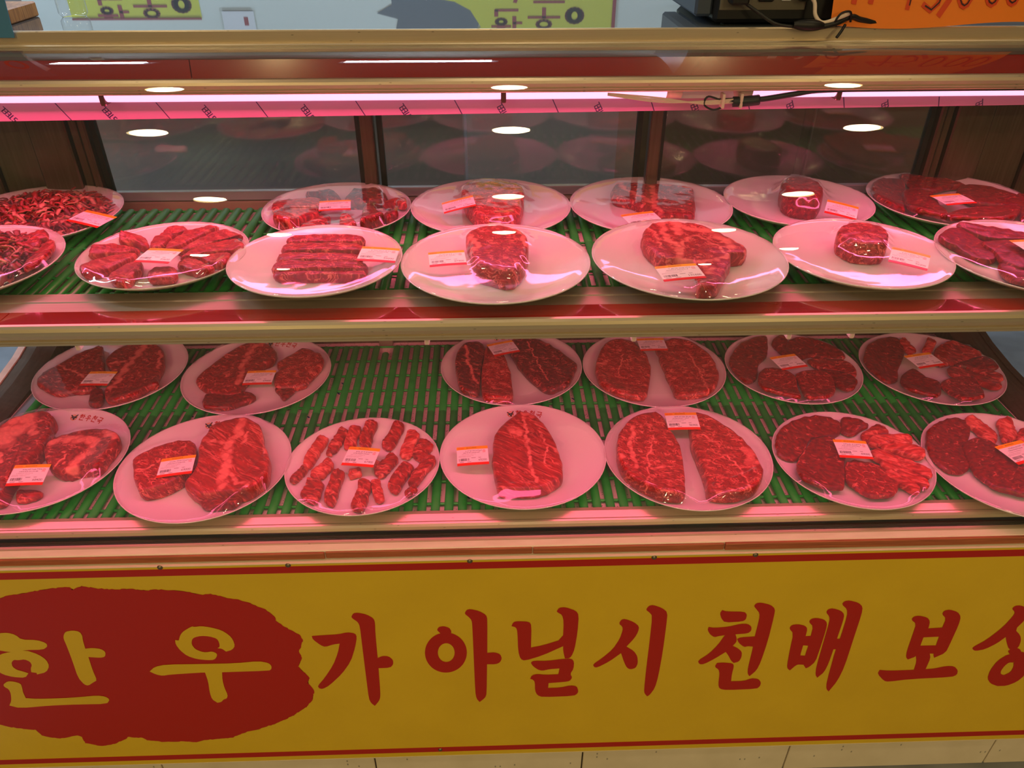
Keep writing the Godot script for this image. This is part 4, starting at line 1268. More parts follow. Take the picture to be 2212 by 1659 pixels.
func cling(key: String):
	# cling film pulled taut from rim to rim over the meat: the upper hull of the meat and the rim
	var P = plates[key]
	var R: float = P.R
	var cell := 2.0 * R / (NG - 1)
	var g := PackedFloat32Array()
	g.resize(NG * NG)
	var inside := PackedInt32Array()
	var floor_h := PackedFloat32Array()
	floor_h.resize(NG * NG)
	for b in NG:
		for a in NG:
			var p := Vector2(a * cell - R, b * cell - R)
			var r := p.length()
			var k := b * NG + a
			if r > R * 1.06:
				g[k] = -1.0
				continue
			var f := 0.0238
			if r < R * 0.96:
				for o in P.ob:
					if o[2].has_point(p) and f < plate_y(r, R) + o[1] and Geometry2D.is_point_in_polygon(p, o[0]):
						f = plate_y(r, R) + o[1]
				inside.append(k)
			g[k] = f
			floor_h[k] = f
	var slope := 1.1 if P.at.y > 0.9 else 0.42
	var steep := g.duplicate()
	for pass_n in 10:
		for k in inside:
			var v := steep[k]
			for s in [1, -1, NG, -NG]:
				v = maxf(v, steep[k + s] - slope * cell)
			for s in [NG + 1, NG - 1, -NG + 1, -NG - 1]:
				v = maxf(v, steep[k + s] - slope * 1.41 * cell)
			steep[k] = v
	for k in inside:
		g[k] = minf(g[k], 0.0305)
	var steps := [1, NG, NG + 1, NG - 1, NG + 2, NG - 2, 2 * NG + 1, 2 * NG - 1]
	for pass_n in 30:
		var far := 3 if pass_n < 14 else 1
		var moved := 0.0
		for k in inside:
			var v := g[k]
			for s in steps:
				for m in ([1, far] if far > 1 else [1]):
					var i0: int = k - s * m
					var i1: int = k + s * m
					if i0 < 0 or i1 >= NG * NG:
						continue
					var x: float = g[i0]
					var y: float = g[i1]
					if x >= 0.0 and y >= 0.0 and x + y > 2.0 * v:
						v = (x + y) * 0.5
			if v > g[k]:
				moved = maxf(moved, v - g[k])
				g[k] = v
		if moved < 0.00005:
			break
	for k in inside:
		g[k] = maxf(g[k], steep[k])
	for pass_n in 2:
		var q := g.duplicate()
		for k in inside:
			if g[k - 1] > 0.0 and g[k + 1] > 0.0 and g[k - NG] > 0.0 and g[k + NG] > 0.0:
				q[k] = maxf(g[k] * 0.5 + (g[k - 1] + g[k + 1] + g[k - NG] + g[k + NG]) * 0.125, floor_h[k])
		g = q
	var h := []
	for j in NR + 1:
		var row := PackedFloat32Array()
		for i in NA:
			var r := R * 0.992 * j / NR
			var a := TAU * i / NA
			var fx := clampf((r * cos(a) + R) / cell, 0.0, NG - 1.001)
			var fy := clampf((r * sin(a) + R) / cell, 0.0, NG - 1.001)
			var ix := int(fx)
			var iy := int(fy)
			var c00 := maxf(g[iy * NG + ix], 0.0238)
			var c10 := maxf(g[iy * NG + ix + 1], 0.0238)
			var c01 := maxf(g[(iy + 1) * NG + ix], 0.0238)
			var c11 := maxf(g[(iy + 1) * NG + ix + 1], 0.0238)
			var v := lerpf(lerpf(c00, c10, fx - ix), lerpf(c01, c11, fx - ix), fy - iy)
			row.append(0.0245 if j == NR else v + 0.0004)
		h.append(row)
	P.h = h
	var st := new_st()
	st.set_smooth_group(0)
	var at := func(j: int, i: int) -> Vector3:
		var r := R * 0.992 * j / NR
		var a := TAU * (i % NA) / NA
		var y: float = h[j][i % NA]
		if j < NR:
			y += 0.0003 * nA.get_noise_2d(r * cos(a) * 30.0 + R * 999.0 + P.at.x * 50.0, r * sin(a) * 30.0)
		return Vector3(r * cos(a), y, r * sin(a))
	for j in NR:
		for i in NA:
			quad(st, at.call(j, i), at.call(j + 1, i), at.call(j + 1, i + 1), at.call(j, i + 1))
	# folded under the rim
	for i in NA:
		var p: Vector3 = at.call(NR, i)
		var q: Vector3 = at.call(NR, i + 1)
		var p1 := p * Vector3(1.012, 0.93, 1.012)
		var q1 := q * Vector3(1.012, 0.93, 1.012)
		quad(st, p, p1, q1, q)
		quad(st, p1, p * Vector3(0.96, 0.72, 0.96), q * Vector3(0.96, 0.72, 0.96), q1)
	P.film = obj("cling_film", st, M.film, P.node)

func film_height(P, x: float, z: float) -> float:
	var r := clampf(sqrt(x * x + z * z) / (P.R * 0.992) * NR, 0.0, NR - 0.001)
	var a := fposmod(atan2(z, x), TAU) / TAU * NA
	var j := int(r)
	var i := int(a) % NA
	var k := (i + 1) % NA
	var u := r - j
	var v := a - int(a)
	return lerpf(lerpf(P.h[j][i], P.h[j][k], v), lerpf(P.h[j + 1][i], P.h[j + 1][k], v), u)

const DIGITS := {"0": [14, 17, 17, 17, 17, 17, 14], "1": [4, 12, 4, 4, 4, 4, 14], "2": [14, 17, 1, 2, 4, 8, 31], "3": [14, 17, 1, 6, 1, 17, 14], "4": [2, 6, 10, 18, 31, 2, 2], "5": [31, 16, 30, 1, 1, 17, 14], "6": [6, 8, 16, 30, 17, 17, 14], "7": [31, 1, 2, 4, 4, 8, 8], "8": [14, 17, 17, 14, 17, 17, 14], "9": [14, 17, 17, 15, 1, 2, 12]}

func type_digits(im: Image, s: String, x: int, y: int, k: int, c: Color):
	for ch in s:
		for row in 7:
			for b in 5:
				if DIGITS[ch][row] & (16 >> b):
					im.fill_rect(Rect2i(x + b * k, y + row * k, k, k), c)
		x += 6 * k

func price_tag(key: String, price: String, cx: float, cz: float, yaw: float, w: float, d: float):
	var P = plates[key]
	var im := Image.create(224, 152, false, Image.FORMAT_RGB8)
	im.fill(Color8(240, 236, 234))
	var ink := Color8(70, 58, 62)
	var pale := Color8(150, 136, 138)
	im.fill_rect(Rect2i(0, 0, 224, 25), Color8(250, 184, 40))
	type_digits(im, "002181994978", 70, 9, 1, Color8(80, 50, 20))
	im.fill_rect(Rect2i(8, 8, 46, 10), Color8(240, 140, 50))
	var r2 := RandomNumberGenerator.new()
	r2.seed = price.hash()
	for row in [[62, 34, 11, 11, 1], [46, 50, 8, 15, 1], [36, 64, 6, 17, 0], [12, 76, 5, 22, 0], [12, 84, 5, 18, 0]]:
		for i in row[3]:
			var x: int = row[0] + i * row[2]
			var hgt: int = row[2] - 1
			for k in 3:
				var o := r2.randi_range(0, hgt - 2)
				if r2.randf() < 0.5:
					im.fill_rect(Rect2i(x, row[1] + o, row[2] - 2, 1), ink if row[4] else pale)
				else:
					im.fill_rect(Rect2i(x + mini(o, row[2] - 3), row[1], 1, hgt), ink if row[4] else pale)
	var x := 14
	while x < 86:
		var q := r2.randi_range(1, 3)
		im.fill_rect(Rect2i(x, 98, q, 20), ink)
		x += q + r2.randi_range(1, 3)
	for q in [[100, 94, 34], [150, 94, 22], [16, 124, 34], [70, 124, 30]]:
		im.fill_rect(Rect2i(q[0], q[1], q[2], 2), pale)
		im.fill_rect(Rect2i(q[0] + 3, q[1] + 3, q[2] - 6, 2), pale)
	type_digits(im, price, 212 - 12 * price.length(), 108, 2, ink)
	var rd := Color8(226, 96, 96)
	for q in [[188, 34, 14, 2], [184, 38, 22, 2], [186, 42, 2, 8], [202, 42, 2, 8], [190, 44, 10, 2], [190, 49, 10, 2], [184, 53, 22, 2]]:
		im.fill_rect(Rect2i(q[0], q[1], q[2], q[3]), rd)
	im.fill_rect(Rect2i(0, 133, 224, 19), Color8(226, 42, 34))
	var m := StandardMaterial3D.new()
	m.albedo_texture = ImageTexture.create_from_image(im)
	m.roughness = 0.35
	# a stiff sticker: the plane through the film at its corners, lifted clear
	var ux := Vector2(cos(yaw), sin(yaw))
	var uz := Vector2(-sin(yaw), cos(yaw))
	var hs := []
	for q in [[-1, -1], [1, -1], [1, 1], [-1, 1]]:
		var p: Vector2 = Vector2(cx, cz) + ux * q[0] * w / 2 + uz * q[1] * d / 2
		hs.append(film_height(P, p.x, p.y))
	var mid: float = (hs[0] + hs[1] + hs[2] + hs[3]) / 4.0
	var gx: float = clampf((hs[1] + hs[2] - hs[0] - hs[3]) / 2.0, -0.35 * w, 0.35 * w)
	var gz: float = clampf((hs[2] + hs[3] - hs[0] - hs[1]) / 2.0, -0.35 * d, 0.35 * d)
	var over := 0.0
	for i in 7:
		for j in 5:
			var a := -0.5 + i / 6.0
			var b := -0.5 + j / 4.0
			var p: Vector2 = Vector2(cx, cz) + ux * a * w + uz * b * d
			over = maxf(over, film_height(P, p.x, p.y) - (mid + gx * a + gz * b))
	var st := new_st()
	st.set_smooth_group(0)
	var pt := func(a: float, b: float, dy: float) -> Vector3:
		var p: Vector2 = Vector2(cx, cz) + ux * a * w + uz * b * d
		return Vector3(p.x, mid + gx * a + gz * b + over * 0.8 + 0.0012 - 0.002 * (a * a + b * b) + dy, p.y)
	for i in 6:
		for j in 4:
			var e := [[i, j], [i + 1, j], [i + 1, j + 1], [i, j], [i + 1, j + 1], [i, j + 1]]
			for dy in [0.0, -0.0004]:
				for q in (e if dy == 0.0 else [e[0], e[2], e[1], e[3], e[5], e[4]]):
					st.set_uv(Vector2(q[0] / 6.0, q[1] / 4.0))
					st.add_vertex(pt.call(-0.5 + q[0] / 6.0, -0.5 + q[1] / 4.0, dy))
	var o := obj("price_tag", st, m, P.film)
	o.set_meta("label", "orange topped sticker printed %s" % price)

func food():
	var ua := "plates in the front row of the upper shelf"
	var ub := "plates in the back row of the upper shelf"
	var la := "plates in the front row of the lower shelf"
	var lb := "plates in the back row of the lower shelf"
	plate("uf1", "white plate heaped with shredded beef, cut off at the upper shelf front left", -0.7874, 1.0460, -1.0799, 0.1400, ua)
	shreds("uf1", "heap of shredded beef on the plate at the front left of the upper shelf", 950, 5)
	cut("uf1", "beef_strip", "meat", "torn beef strip at one o'clock on the upper front shredded beef plate", "torn beef strips on the upper front shredded beef plate", "rib", 9, 8, [46,-75,45,-85,56,-91,67,-97,78,-97,86,-91,95,-77,96,-67,86,-63,74,-58,67,-49,59,-55])
	cut("uf1", "beef_strip", "meat", "torn beef strip at three o'clock on the upper front shredded beef plate", "torn beef strips on the upper front shredded beef plate", "rib", 9, 6, [101,19,95,0,97,-22,97,-48,101,-62,107,-61,119,-46,127,-26,131,1,130,32,124,51,122,54])
	cut("uf1", "beef_strip", "meat", "torn beef strip at two o'clock on the upper front shredded beef plate", "torn beef strips on the upper front shredded beef plate", "rib", 9, 10, [67,-32,63,-45,64,-60,67,-74,72,-80,78,-76,88,-64,92,-52,90,-41,86,-29,85,-15,79,-17])
	cling("uf1")
	plate("uf2", "white wrapped plate fanned with eleven pale beef petals on the upper shelf", -0.4949, 1.0460, -1.1005, 0.1239, ua)
	cut("uf2", "beef_petal", "meat", "pale marbled beef petal at ten o'clock on the upper petal fan plate", "pale marbled beef petals on the upper petal fan plate", "salmon", 13, 0, [-92,-66,-89,-72,-65,-72,-56,-68,-45,-54,-39,-33,-63,-45,-83,-45])
	cut("uf2", "beef_petal", "meat", "pale marbled beef petal at nine o'clock on the upper petal fan plate", "pale marbled beef petals on the upper petal fan plate", "salmon", 13, 0, [-111,2,-114,-17,-102,-28,-86,-38,-59,-34,-49,-25,-66,-9,-89,0,-105,12])
	cut("uf2", "beef_petal", "meat", "pale marbled beef petal at eight o'clock on the upper petal fan plate", "pale marbled beef petals on the upper petal fan plate", "salmon", 13, 0, [-92,74,-100,55,-96,22,-76,-7,-55,-13,-44,-2,-56,27,-68,53,-78,88,-86,81])
	cut("uf2", "beef_petal", "meat", "pale marbled beef petal at seven o'clock on the upper petal fan plate", "pale marbled beef petals on the upper petal fan plate", "salmon", 13, 0, [-52,79,-57,57,-50,33,-34,15,-22,34,-17,53,-21,67,-13,118,-21,117,-30,114])
	cut("uf2", "beef_petal", "meat", "pale marbled beef petal at five o'clock on the upper petal fan plate", "pale marbled beef petals on the upper petal fan plate", "salmon", 13, 0, [-5,61,-3,42,15,39,28,43,38,62,41,84,21,83,4,80])
	cut("uf2", "beef_petal", "meat", "pale marbled beef petal at four o'clock on the upper petal fan plate", "pale marbled beef petals on the upper petal fan plate", "salmon", 13, 0, [28,30,29,18,38,11,57,19,81,42,95,70,85,82,55,53,36,41])
	cut("uf2", "beef_petal", "meat", "pale marbled beef petal at three o'clock, nearer the rim, on the upper petal fan plate", "pale marbled beef petals on the upper petal fan plate", "salmon", 13, 0, [52,1,62,-5,85,-6,104,12,109,46,102,60,87,39,63,17])
	cut("uf2", "beef_petal", "meat", "pale marbled beef petal at three o'clock, nearer the middle, on the upper petal fan plate", "pale marbled beef petals on the upper petal fan plate", "salmon", 13, 0, [25,5,33,-23,56,-47,88,-48,107,-33,118,-6,105,2,76,-9,45,2])
	cut("uf2", "beef_petal", "meat", "pale marbled beef petal at two o'clock on the upper petal fan plate", "pale marbled beef petals on the upper petal fan plate", "salmon", 13, 0, [12,-17,18,-34,32,-67,55,-82,74,-80,106,-48,90,-52,64,-48,38,-25,24,-17])
	cut("uf2", "beef_petal", "meat", "pale marbled beef petal at twelve o'clock on the upper petal fan plate", "pale marbled beef petals on the upper petal fan plate", "salmon", 13, 0, [-10,-28,-12,-53,0,-89,25,-96,39,-101,54,-94,47,-85,22,-61,5,-28])
	cut("uf2", "beef_petal", "meat", "pale marbled beef petal at eleven o'clock on the upper petal fan plate", "pale marbled beef petals on the upper petal fan plate", "salmon", 13, 0, [-36,-33,-43,-66,-35,-77,-30,-94,-19,-104,0,-100,2,-90,-11,-79,-17,-45,-25,-29])
	cling("uf2")
	price_tag("uf2", "83600", 0.0037, 0.0289, 0.140, 0.0530, 0.0500)
	plate("uf3", "white wrapped plate holding five beef bars on the upper shelf", -0.2588, 1.0510, -1.0638, 0.1276, ua)
	cut("uf3", "beef_bar", "meat", "marbled beef bar, first from the back, on the upper plate of five bars", "marbled beef bars on the upper plate of five bars", "marble", 15, 0, [-57,-77,-44,-84,-12,-89,24,-89,52,-82,62,-74,63,-64,52,-61,22,-61,-14,-63,-43,-62,-56,-67])
	cut("uf3", "beef_bar", "meat", "marbled beef bar, second from the back, on the upper plate of five bars", "marbled beef bars on the upper plate of five bars", "marble", 16, 0, [-61,-51,-48,-59,-12,-58,25,-58,53,-55,64,-47,65,-34,54,-26,24,-26,-13,-28,-43,-27,-57,-35])
	cut("uf3", "beef_bar", "meat", "marbled beef bar, third from the back, on the upper plate of five bars", "marbled beef bars on the upper plate of five bars", "marble", 15, 0, [-61,-19,-47,-25,-12,-22,26,-22,54,-18,65,-10,67,2,55,9,24,8,-13,5,-43,5,-57,-3])
	cut("uf3", "beef_bar", "meat", "marbled beef bar, fourth from the back, on the upper plate of five bars", "marbled beef bars on the upper plate of five bars", "marble", 17, 0, [-60,16,-45,9,-6,11,35,10,66,13,78,22,80,39,67,42,33,42,-7,40,-41,41,-56,33])
	cut("uf3", "beef_bar", "meat", "marbled beef bar, fifth from the back, on the upper plate of five bars", "marbled beef bars on the upper plate of five bars", "marble", 13, 0, [-54,36,-40,30,-3,31,36,30,65,32,77,41,79,57,66,57,33,54,-5,53,-37,54,-51,48])
	cling("uf3")
	price_tag("uf3", "59200", 0.0937, 0.0036, 0.060, 0.0561, 0.0500)
	plate("uf4", "white wrapped plate with a beef block in the upper front row, tagged 87900", 0.0084, 1.0460, -1.0590, 0.1411, ua)
	cut("uf4", "beef_block", "meat", "thick marbled beef block on the upper plate before the tall blocks", "", "marble", 30, 0, [-46,-63,-41,-80,-28,-94,-15,-100,0,-101,16,-100,34,-88,45,-72,50,-48,50,-13,44,26,33,55,23,72,8,71,-8,60,-24,50,-33,26,-38,-7,-38,-33], [[6.0, [-43,-60,-28,-24,-36,2]], [5.0, [23,-92,40,-66,47,-21]]])
	cling("uf4")
	price_tag("uf4", "87900", -0.0714, 0.0125, -0.111, 0.0537, 0.0500)
	plate("uf5", "white wrapped plate with a big fat swirled ribeye, tagged 131600", 0.2977, 1.0490, -1.0597, 0.1446, ua)
	cut("uf5", "beef_steak", "meat", "large ribeye steak with white fat swirl on the upper plate with the fat swirl", "", "marble", 22, 0, [-60,-64,-54,-83,-41,-103,-26,-112,-13,-114,3,-114,17,-111,32,-107,49,-95,66,-74,81,-44,90,-26,91,-13,87,1,75,7,62,11,55,32,46,52,37,71,28,87,10,126,-9,138,-17,137,-15,115,-3,77,0,50,-3,36,-20,27,-40,23,-52,3,-60,-23,-61,-45], [[7.0, [-22,-112,-24,-77,-22,-35,-14,-13,-17,25,-3,36,11,39]], [10.0, [-13,-113,4,-108,23,-82,47,-72,61,-55,69,-14]], [8.0, [-2,-108,3,-93,-6,-67]], [3.5, [-9,-4,1,-39,21,-61,39,-38,50,-11,51,7]], [6.0, [11,39,31,31,57,15]], [6.0, [11,43,7,78,21,63]], [4.0, [59,-32,78,-49,84,-23]], [3.0, [-45,-97,-37,-58,-39,-22]]])
	cling("uf5")
	price_tag("uf5", "131600", -0.0305, 0.0782, -0.089, 0.0600, 0.0500)
	plate("uf6", "white wrapped plate with a low round beef block, right of the ribeye plate", 0.5677, 1.0460, -1.0751, 0.1305, ua)
	cut("uf6", "beef_block", "meat", "round thick tenderloin block on the upper plate with the low round block", "", "marble", 34, 0, [-25,-40,-14,-56,5,-71,22,-75,39,-69,49,-59,53,-42,49,-24,38,-1,28,16,15,19,2,18,-15,14,-22,6,-27,-8,-29,-21])
	cling("uf6")
	price_tag("uf6", "52200", 0.0509, 0.0464, 0.527, 0.0533, 0.0500)
	plate("uf7", "white wrapped plate of lean slices cut off at the upper front right", 0.8254, 1.0460, -1.0524, 0.1400, ua)
	cut("uf7", "beef_slice", "meat", "broad lean beef slice at ten o'clock, nearer the rim, on the upper front right plate", "broad lean beef slices on the upper front right plate", "lean", 10, 0, [-115,-68,-77,-102,-50,-94,-39,-66,-42,-21,-66,4,-88,-4,-100,-35,-119,-49])
	cut("uf7", "beef_slice", "meat", "broad lean beef slice at twelve o'clock on the upper front right plate", "broad lean beef slices on the upper front right plate", "lean", 9, 3, [-65,-108,-50,-118,-14,-112,20,-102,49,-82,22,-68,-13,-74,-45,-85])
	cut("uf7", "beef_slice", "meat", "broad lean beef slice at ten o'clock, nearer the middle, on the upper front right plate", "broad lean beef slices on the upper front right plate", "lean", 10, 5, [-51,-54,-2,-62,19,-34,-8,26,-46,45,-58,20,-53,-18])
	cut("uf7", "beef_slice", "meat", "lean slice out of frame on the upper front right plate", "", "lean", 10, 1, [42,-91,64,-78,80,-40,49,19,6,42,4,9,19,-43])
	cut("uf7", "beef_slice", "meat", "lean slice at the near rim on the upper front right plate", "", "lean", 10, 2, [-64,17,-50,38,-9,43,-7,67,-73,112,-84,77])
	cling("uf7")
	price_tag("uf7", "54000", 0.0087, -0.0135, -0.058, 0.0600, 0.0500)
	plate("ub1", "white plate of shade darkened shredded beef in the far left back of the upper shelf", -0.7955, 1.0310, -1.3149, 0.1430, ub)
	shreds("ub1", "heap of shade darkened shredded beef on the plate in the upper left back corner", 950, 6)
	cling("ub1")
	price_tag("ub1", "113600", 0.1200, 0.0493, 0.312, 0.0600, 0.0500)
	plate("ub2", "white wrapped plate of mixed beef chunks behind the five bar plate", -0.2708, 1.0310, -1.3258, 0.1309, ub)
	cut("ub2", "beef_piece", "meat", "dark beef chunk on the upper plate of mixed chunks", "", "dark", 20, 0, [-69,-69,-60,-71,-41,-77,-31,-86,-17,-78,1,-41,1,-29,-23,-32,-45,-61,-65,-66])
	cut("ub2", "beef_strip", "meat", "beef stick on the upper plate of mixed chunks", "", "rib", 18, 0, [-114,-1,-108,-18,-88,-35,-64,-49,-44,-50,-35,-41,-31,-22,-38,-9,-58,-4,-84,1,-100,20,-109,18])
	cut("ub2", "beef_strip", "meat", "blunt beef stick on the upper plate of mixed chunks", "", "rib", 24, 0, [-83,93,-96,72,-85,35,-58,24,-28,31,-26,50,-43,66,-60,103,-64,107,-73,101])
	cut("ub2", "beef_piece", "meat", "beef chunk at seven o'clock on the upper plate of mixed chunks", "beef chunks on the upper plate of mixed chunks", "rib", 14, 0, [-44,112,-45,46,-30,24,-9,30,-7,63,-14,92])
	cut("ub2", "beef_piece", "meat", "beef chunk at five o'clock on the upper plate of mixed chunks", "beef chunks on the upper plate of mixed chunks", "rib", 20, 0, [22,104,12,46,21,33,34,53,48,94,45,117])
	cut("ub2", "beef_piece", "meat", "wedge of dark beef on the upper plate of mixed chunks", "", "dark", 18, 0, [6,-40,14,-90,21,-90,52,-89,66,-80,84,-47,79,-35,46,-27,22,-27])
	cut("ub2", "beef_piece", "meat", "twisted bright red beef piece on the upper plate of mixed chunks", "", "lean", 22, 2, [66,106,57,111,48,19,63,8,85,54,93,84,89,88,80,96,73,101])
	cut("ub2", "beef_piece", "meat", "folded beef piece on the upper plate of mixed chunks", "", "rib", 12, 4, [76,-25,100,-32,119,-16,125,10,123,24,103,-4])
	cut("ub2", "beef_piece", "meat", "beef chunk at four o'clock on the upper plate of mixed chunks", "beef chunks on the upper plate of mixed chunks", "lean", 16, 0, [87,41,103,21,114,51,104,69,97,79])
	cling("ub2")
	price_tag("ub2", "96800", -0.0006, 0.0154, -0.137, 0.0548, 0.0500)
	plate("ub3", "white wrapped plate with a beef block in the upper back row, tagged 118600", 0.0031, 1.0310, -1.3268, 0.1430, ub)
	cut("ub3", "beef_block", "meat", "thick beef block on the upper back plate left of the broad ribeye", "", "marble", 32, 0, [-53,-33,-48,-68,-36,-88,-13,-94,9,-94,31,-81,50,-70,60,-49,59,-5,54,36,48,77,30,99,-1,93,-24,78,-31,56,-45,15])
	cling("ub3")
	price_tag("ub3", "118600", -0.0563, 0.0335, -0.131, 0.0554, 0.0500)
	plate("ub4", "white wrapped plate with a broad ribeye behind the fat swirl plate", 0.2904, 1.0310, -1.3258, 0.1448, ub)
	cut("ub4", "beef_steak", "meat", "broad ribeye steak with fat seams on the upper back ribeye plate", "", "chuck", 18, 0, [-62,-67,-54,-91,-44,-104,-28,-105,-6,-105,27,-99,59,-90,79,-79,92,-65,89,-41,82,-2,73,38,62,60,29,59,8,53,-14,12,-41,-18,-60,-31], [[6.0, [-44,-102,-33,-68,-16,-36,2,7,9,47]], [6.0, [36,-93,65,-84,90,-65]], [7.0, [15,-79,10,-4]], [5.0, [-54,-91,-37,-105]]])
	cling("ub4")
	price_tag("ub4", "78900", -0.0288, 0.0819, -0.259, 0.0600, 0.0500)
	plate("ub5", "white wrapped plate with a tall round tenderloin in the upper back row", 0.5636, 1.0310, -1.3395, 0.1323, ub)
	cut("ub5", "beef_block", "meat", "tall round tenderloin block on the upper back plate with the tall round block", "", "lean", 42, 0, [-25,-27,-5,-52,10,-58,26,-48,39,-28,38,7,28,37,8,63,-10,60,-26,53,-35,35,-35,11])
	cling("ub5")
	price_tag("ub5", "62300", 0.0480, 0.0785, 0.446, 0.0530, 0.0500)
	plate("ub6", "white wrapped plate heaped with lean slices in the upper right back corner", 0.8437, 1.0310, -1.3371, 0.1430, ub)
	cut("ub6", "beef_slice", "meat", "lean beef slice at nine o'clock on the heaped plate at the upper right back", "lean beef slices on the heaped plate at the upper right back", "lean", 10, 0, [-136,-10,-116,-67,-86,-99,-56,-109,-36,-98,-95,28,-117,71,-124,56,-133,31])
	cut("ub6", "beef_slice", "meat", "lean beef slice at twelve o'clock on the heaped plate at the upper right back", "lean beef slices on the heaped plate at the upper right back", "lean", 10, 4, [-34,-122,13,-113,52,-98,71,-70,44,-74,1,-55,-31,-69,-37,-99])
	cut("ub6", "beef_slice", "meat", "lean beef slice at three o'clock on the heaped plate at the upper right back", "lean beef slices on the heaped plate at the upper right back", "lean", 10, 4, [66,-75,105,-49,123,-1,119,45,78,28,42,15,32,-29])
	cut("ub6", "beef_slice", "meat", "bright lean beef slice on the heaped plate at the upper right back", "", "lean", 11, 7, [-72,-33,-36,-51,-19,-32,-35,35,-39,69,-68,118,-78,112,-93,100,-107,85])
	cut("ub6", "beef_slice", "meat", "lean beef slice at six o'clock on the heaped plate at the upper right back", "lean beef slices on the heaped plate at the upper right back", "lean", 11, 7, [-42,75,22,48,88,43,86,79,26,134,-18,135,-63,121])
	cut("ub6", "beef_slice", "meat", "lean slice out of frame on the heaped plate at the upper right back", "", "lean", 10, 3, [124,-2,134,24,121,64,91,102,59,123,68,110])
	cling("ub6")
	price_tag("ub6", "79800", -0.0105, 0.0283, -0.168, 0.0600, 0.0500)
	plate("lf1", "white logo plate at the lower front left, tagged 68400", -0.7748, 0.6960, -1.0503, 0.1430, la, 0.084)
	cut("lf1", "beef_steak", "meat", "long rib cut with broad white fat cap on the lower front left plate", "", "chuck", 29, 0, [-109,-15,-102,-54,-96,-70,-83,-92,-55,-108,-37,-112,-24,-104,-17,-97,-16,-76,-3,-60,-2,-48,0,-10,-6,32,-10,60,-8,86,0,121,-21,116,-79,52], [[20.0, [-54,-95,-63,-69,-69,-39,-75,-24]], [8.0, [-54,-92,-31,-45]], [12.0, [-75,-83,-83,-59]], [5.0, [-57,3,-44,31]]])
	cut("lf1", "beef_steak", "meat", "triangular steak ringed with fat on the lower front left plate", "", "chuck", 27, 0, [2,-17,4,-39,25,-54,53,-65,83,-63,111,-48,128,-28,131,-13,127,19,124,54,103,45,82,44,71,50,52,46,30,31,13,9], [[10.0, [7,-28,29,-34,59,-30,83,-27,88,8,78,36,74,47]], [9.0, [97,-52,128,-28]], [3.0, [54,11,47,35]]])
	cut("lf1", "beef_piece", "meat", "small trimming on the lower front left plate", "", "rib", 10, 0, [0,88,1,75,36,79,43,94,29,106,13,107])
	cling("lf1")
	price_tag("lf1", "68400", 0.0172, 0.0650, -0.148, 0.0536, 0.0500)
	plate("lf2", "white logo plate with two grained steaks on the lower front row, tagged 69000", -0.4870, 0.6960, -1.0215, 0.1421, la, -0.170)
	cut("lf2", "beef_steak", "meat", "smaller fan grained steak on the lower plate with two grained steaks", "", "marble", 27, 0, [-114,11,-115,-3,-102,-28,-77,-49,-52,-58,-34,-53,-26,-41,-22,-19,-16,6,-17,31,-40,60,-58,70,-73,78,-85,67,-101,40], [[3.0, [-103,29,-77,15]]])
	cut("lf2", "beef_steak", "meat", "large steak split by a pale sinew on the lower plate with two grained steaks", "", "grain", 29, 0, [-18,-31,-20,-53,-15,-76,-17,-91,-2,-105,26,-111,48,-108,72,-89,83,-68,91,-40,107,-8,118,30,122,60,115,73,100,92,75,90,44,88,19,89,3,78,-13,60,-8,37,-9,5], [[9.0, [41,-106,43,-78,36,-52,33,-29,41,18,51,62,53,83]], [5.0, [37,-29,4,-49,-14,-49]], [5.0, [48,35,73,68,99,82]], [4.0, [78,-72,103,-9]], [4.0, [58,-66,54,-36]]])
	cut("lf2", "beef_piece", "meat", "ragged red trimming on the lower plate with two grained steaks", "", "lean", 14, 0, [13,79,32,73,66,69,86,93,78,111,68,110,34,106])
	cling("lf2")
	price_tag("lf2", "69000", -0.0368, 0.0218, -0.160, 0.0551, 0.0500)
	plate("lf3", "white wrapped plate scattered with short beef fingers, tagged 67300", -0.2208, 0.6960, -1.0173, 0.1293, la)
	cut("lf3", "beef_finger", "meat", "short beef finger at ten o'clock, nearer the rim, on the lower finger strip plate", "short beef fingers on the lower finger strip plate", "rib2", 11, 0, [-72,-74,-72,-64,-79,-44,-84,-20,-88,-3,-93,2,-100,-2,-103,-13,-100,-34,-94,-56,-88,-73,-81,-78])
	cut("lf3", "beef_finger", "meat", "short beef finger at nine o'clock, nearer the rim, on the lower finger strip plate", "short beef fingers on the lower finger strip plate", "rib", 11, 0, [-93,3,-93,11,-97,24,-101,39,-105,48,-109,50,-113,45,-113,38,-110,26,-105,12,-102,0,-98,-3])
	cut("lf3", "beef_finger", "meat", "short beef finger at eleven o'clock, nearer the rim, on the lower finger strip plate", "short beef fingers on the lower finger strip plate", "rib", 11, 0, [-40,-96,-39,-88,-45,-73,-50,-54,-55,-42,-60,-40,-67,-47,-69,-55,-65,-70,-59,-85,-55,-98,-49,-101])
	cut("lf3", "beef_finger", "meat", "short beef finger at eleven o'clock, nearer the middle, on the lower finger strip plate", "short beef fingers on the lower finger strip plate", "rib2", 11, 0, [-18,-104,-16,-96,-20,-82,-21,-62,-23,-48,-28,-46,-37,-51,-43,-61,-42,-77,-39,-92,-36,-104,-29,-107])
	cut("lf3", "beef_finger", "meat", "short beef finger at twelve o'clock on the lower finger strip plate", "short beef fingers on the lower finger strip plate", "rib", 11, 0, [10,-114,12,-107,7,-92,6,-72,4,-56,-1,-52,-10,-58,-17,-69,-17,-87,-13,-103,-10,-116,-2,-119])
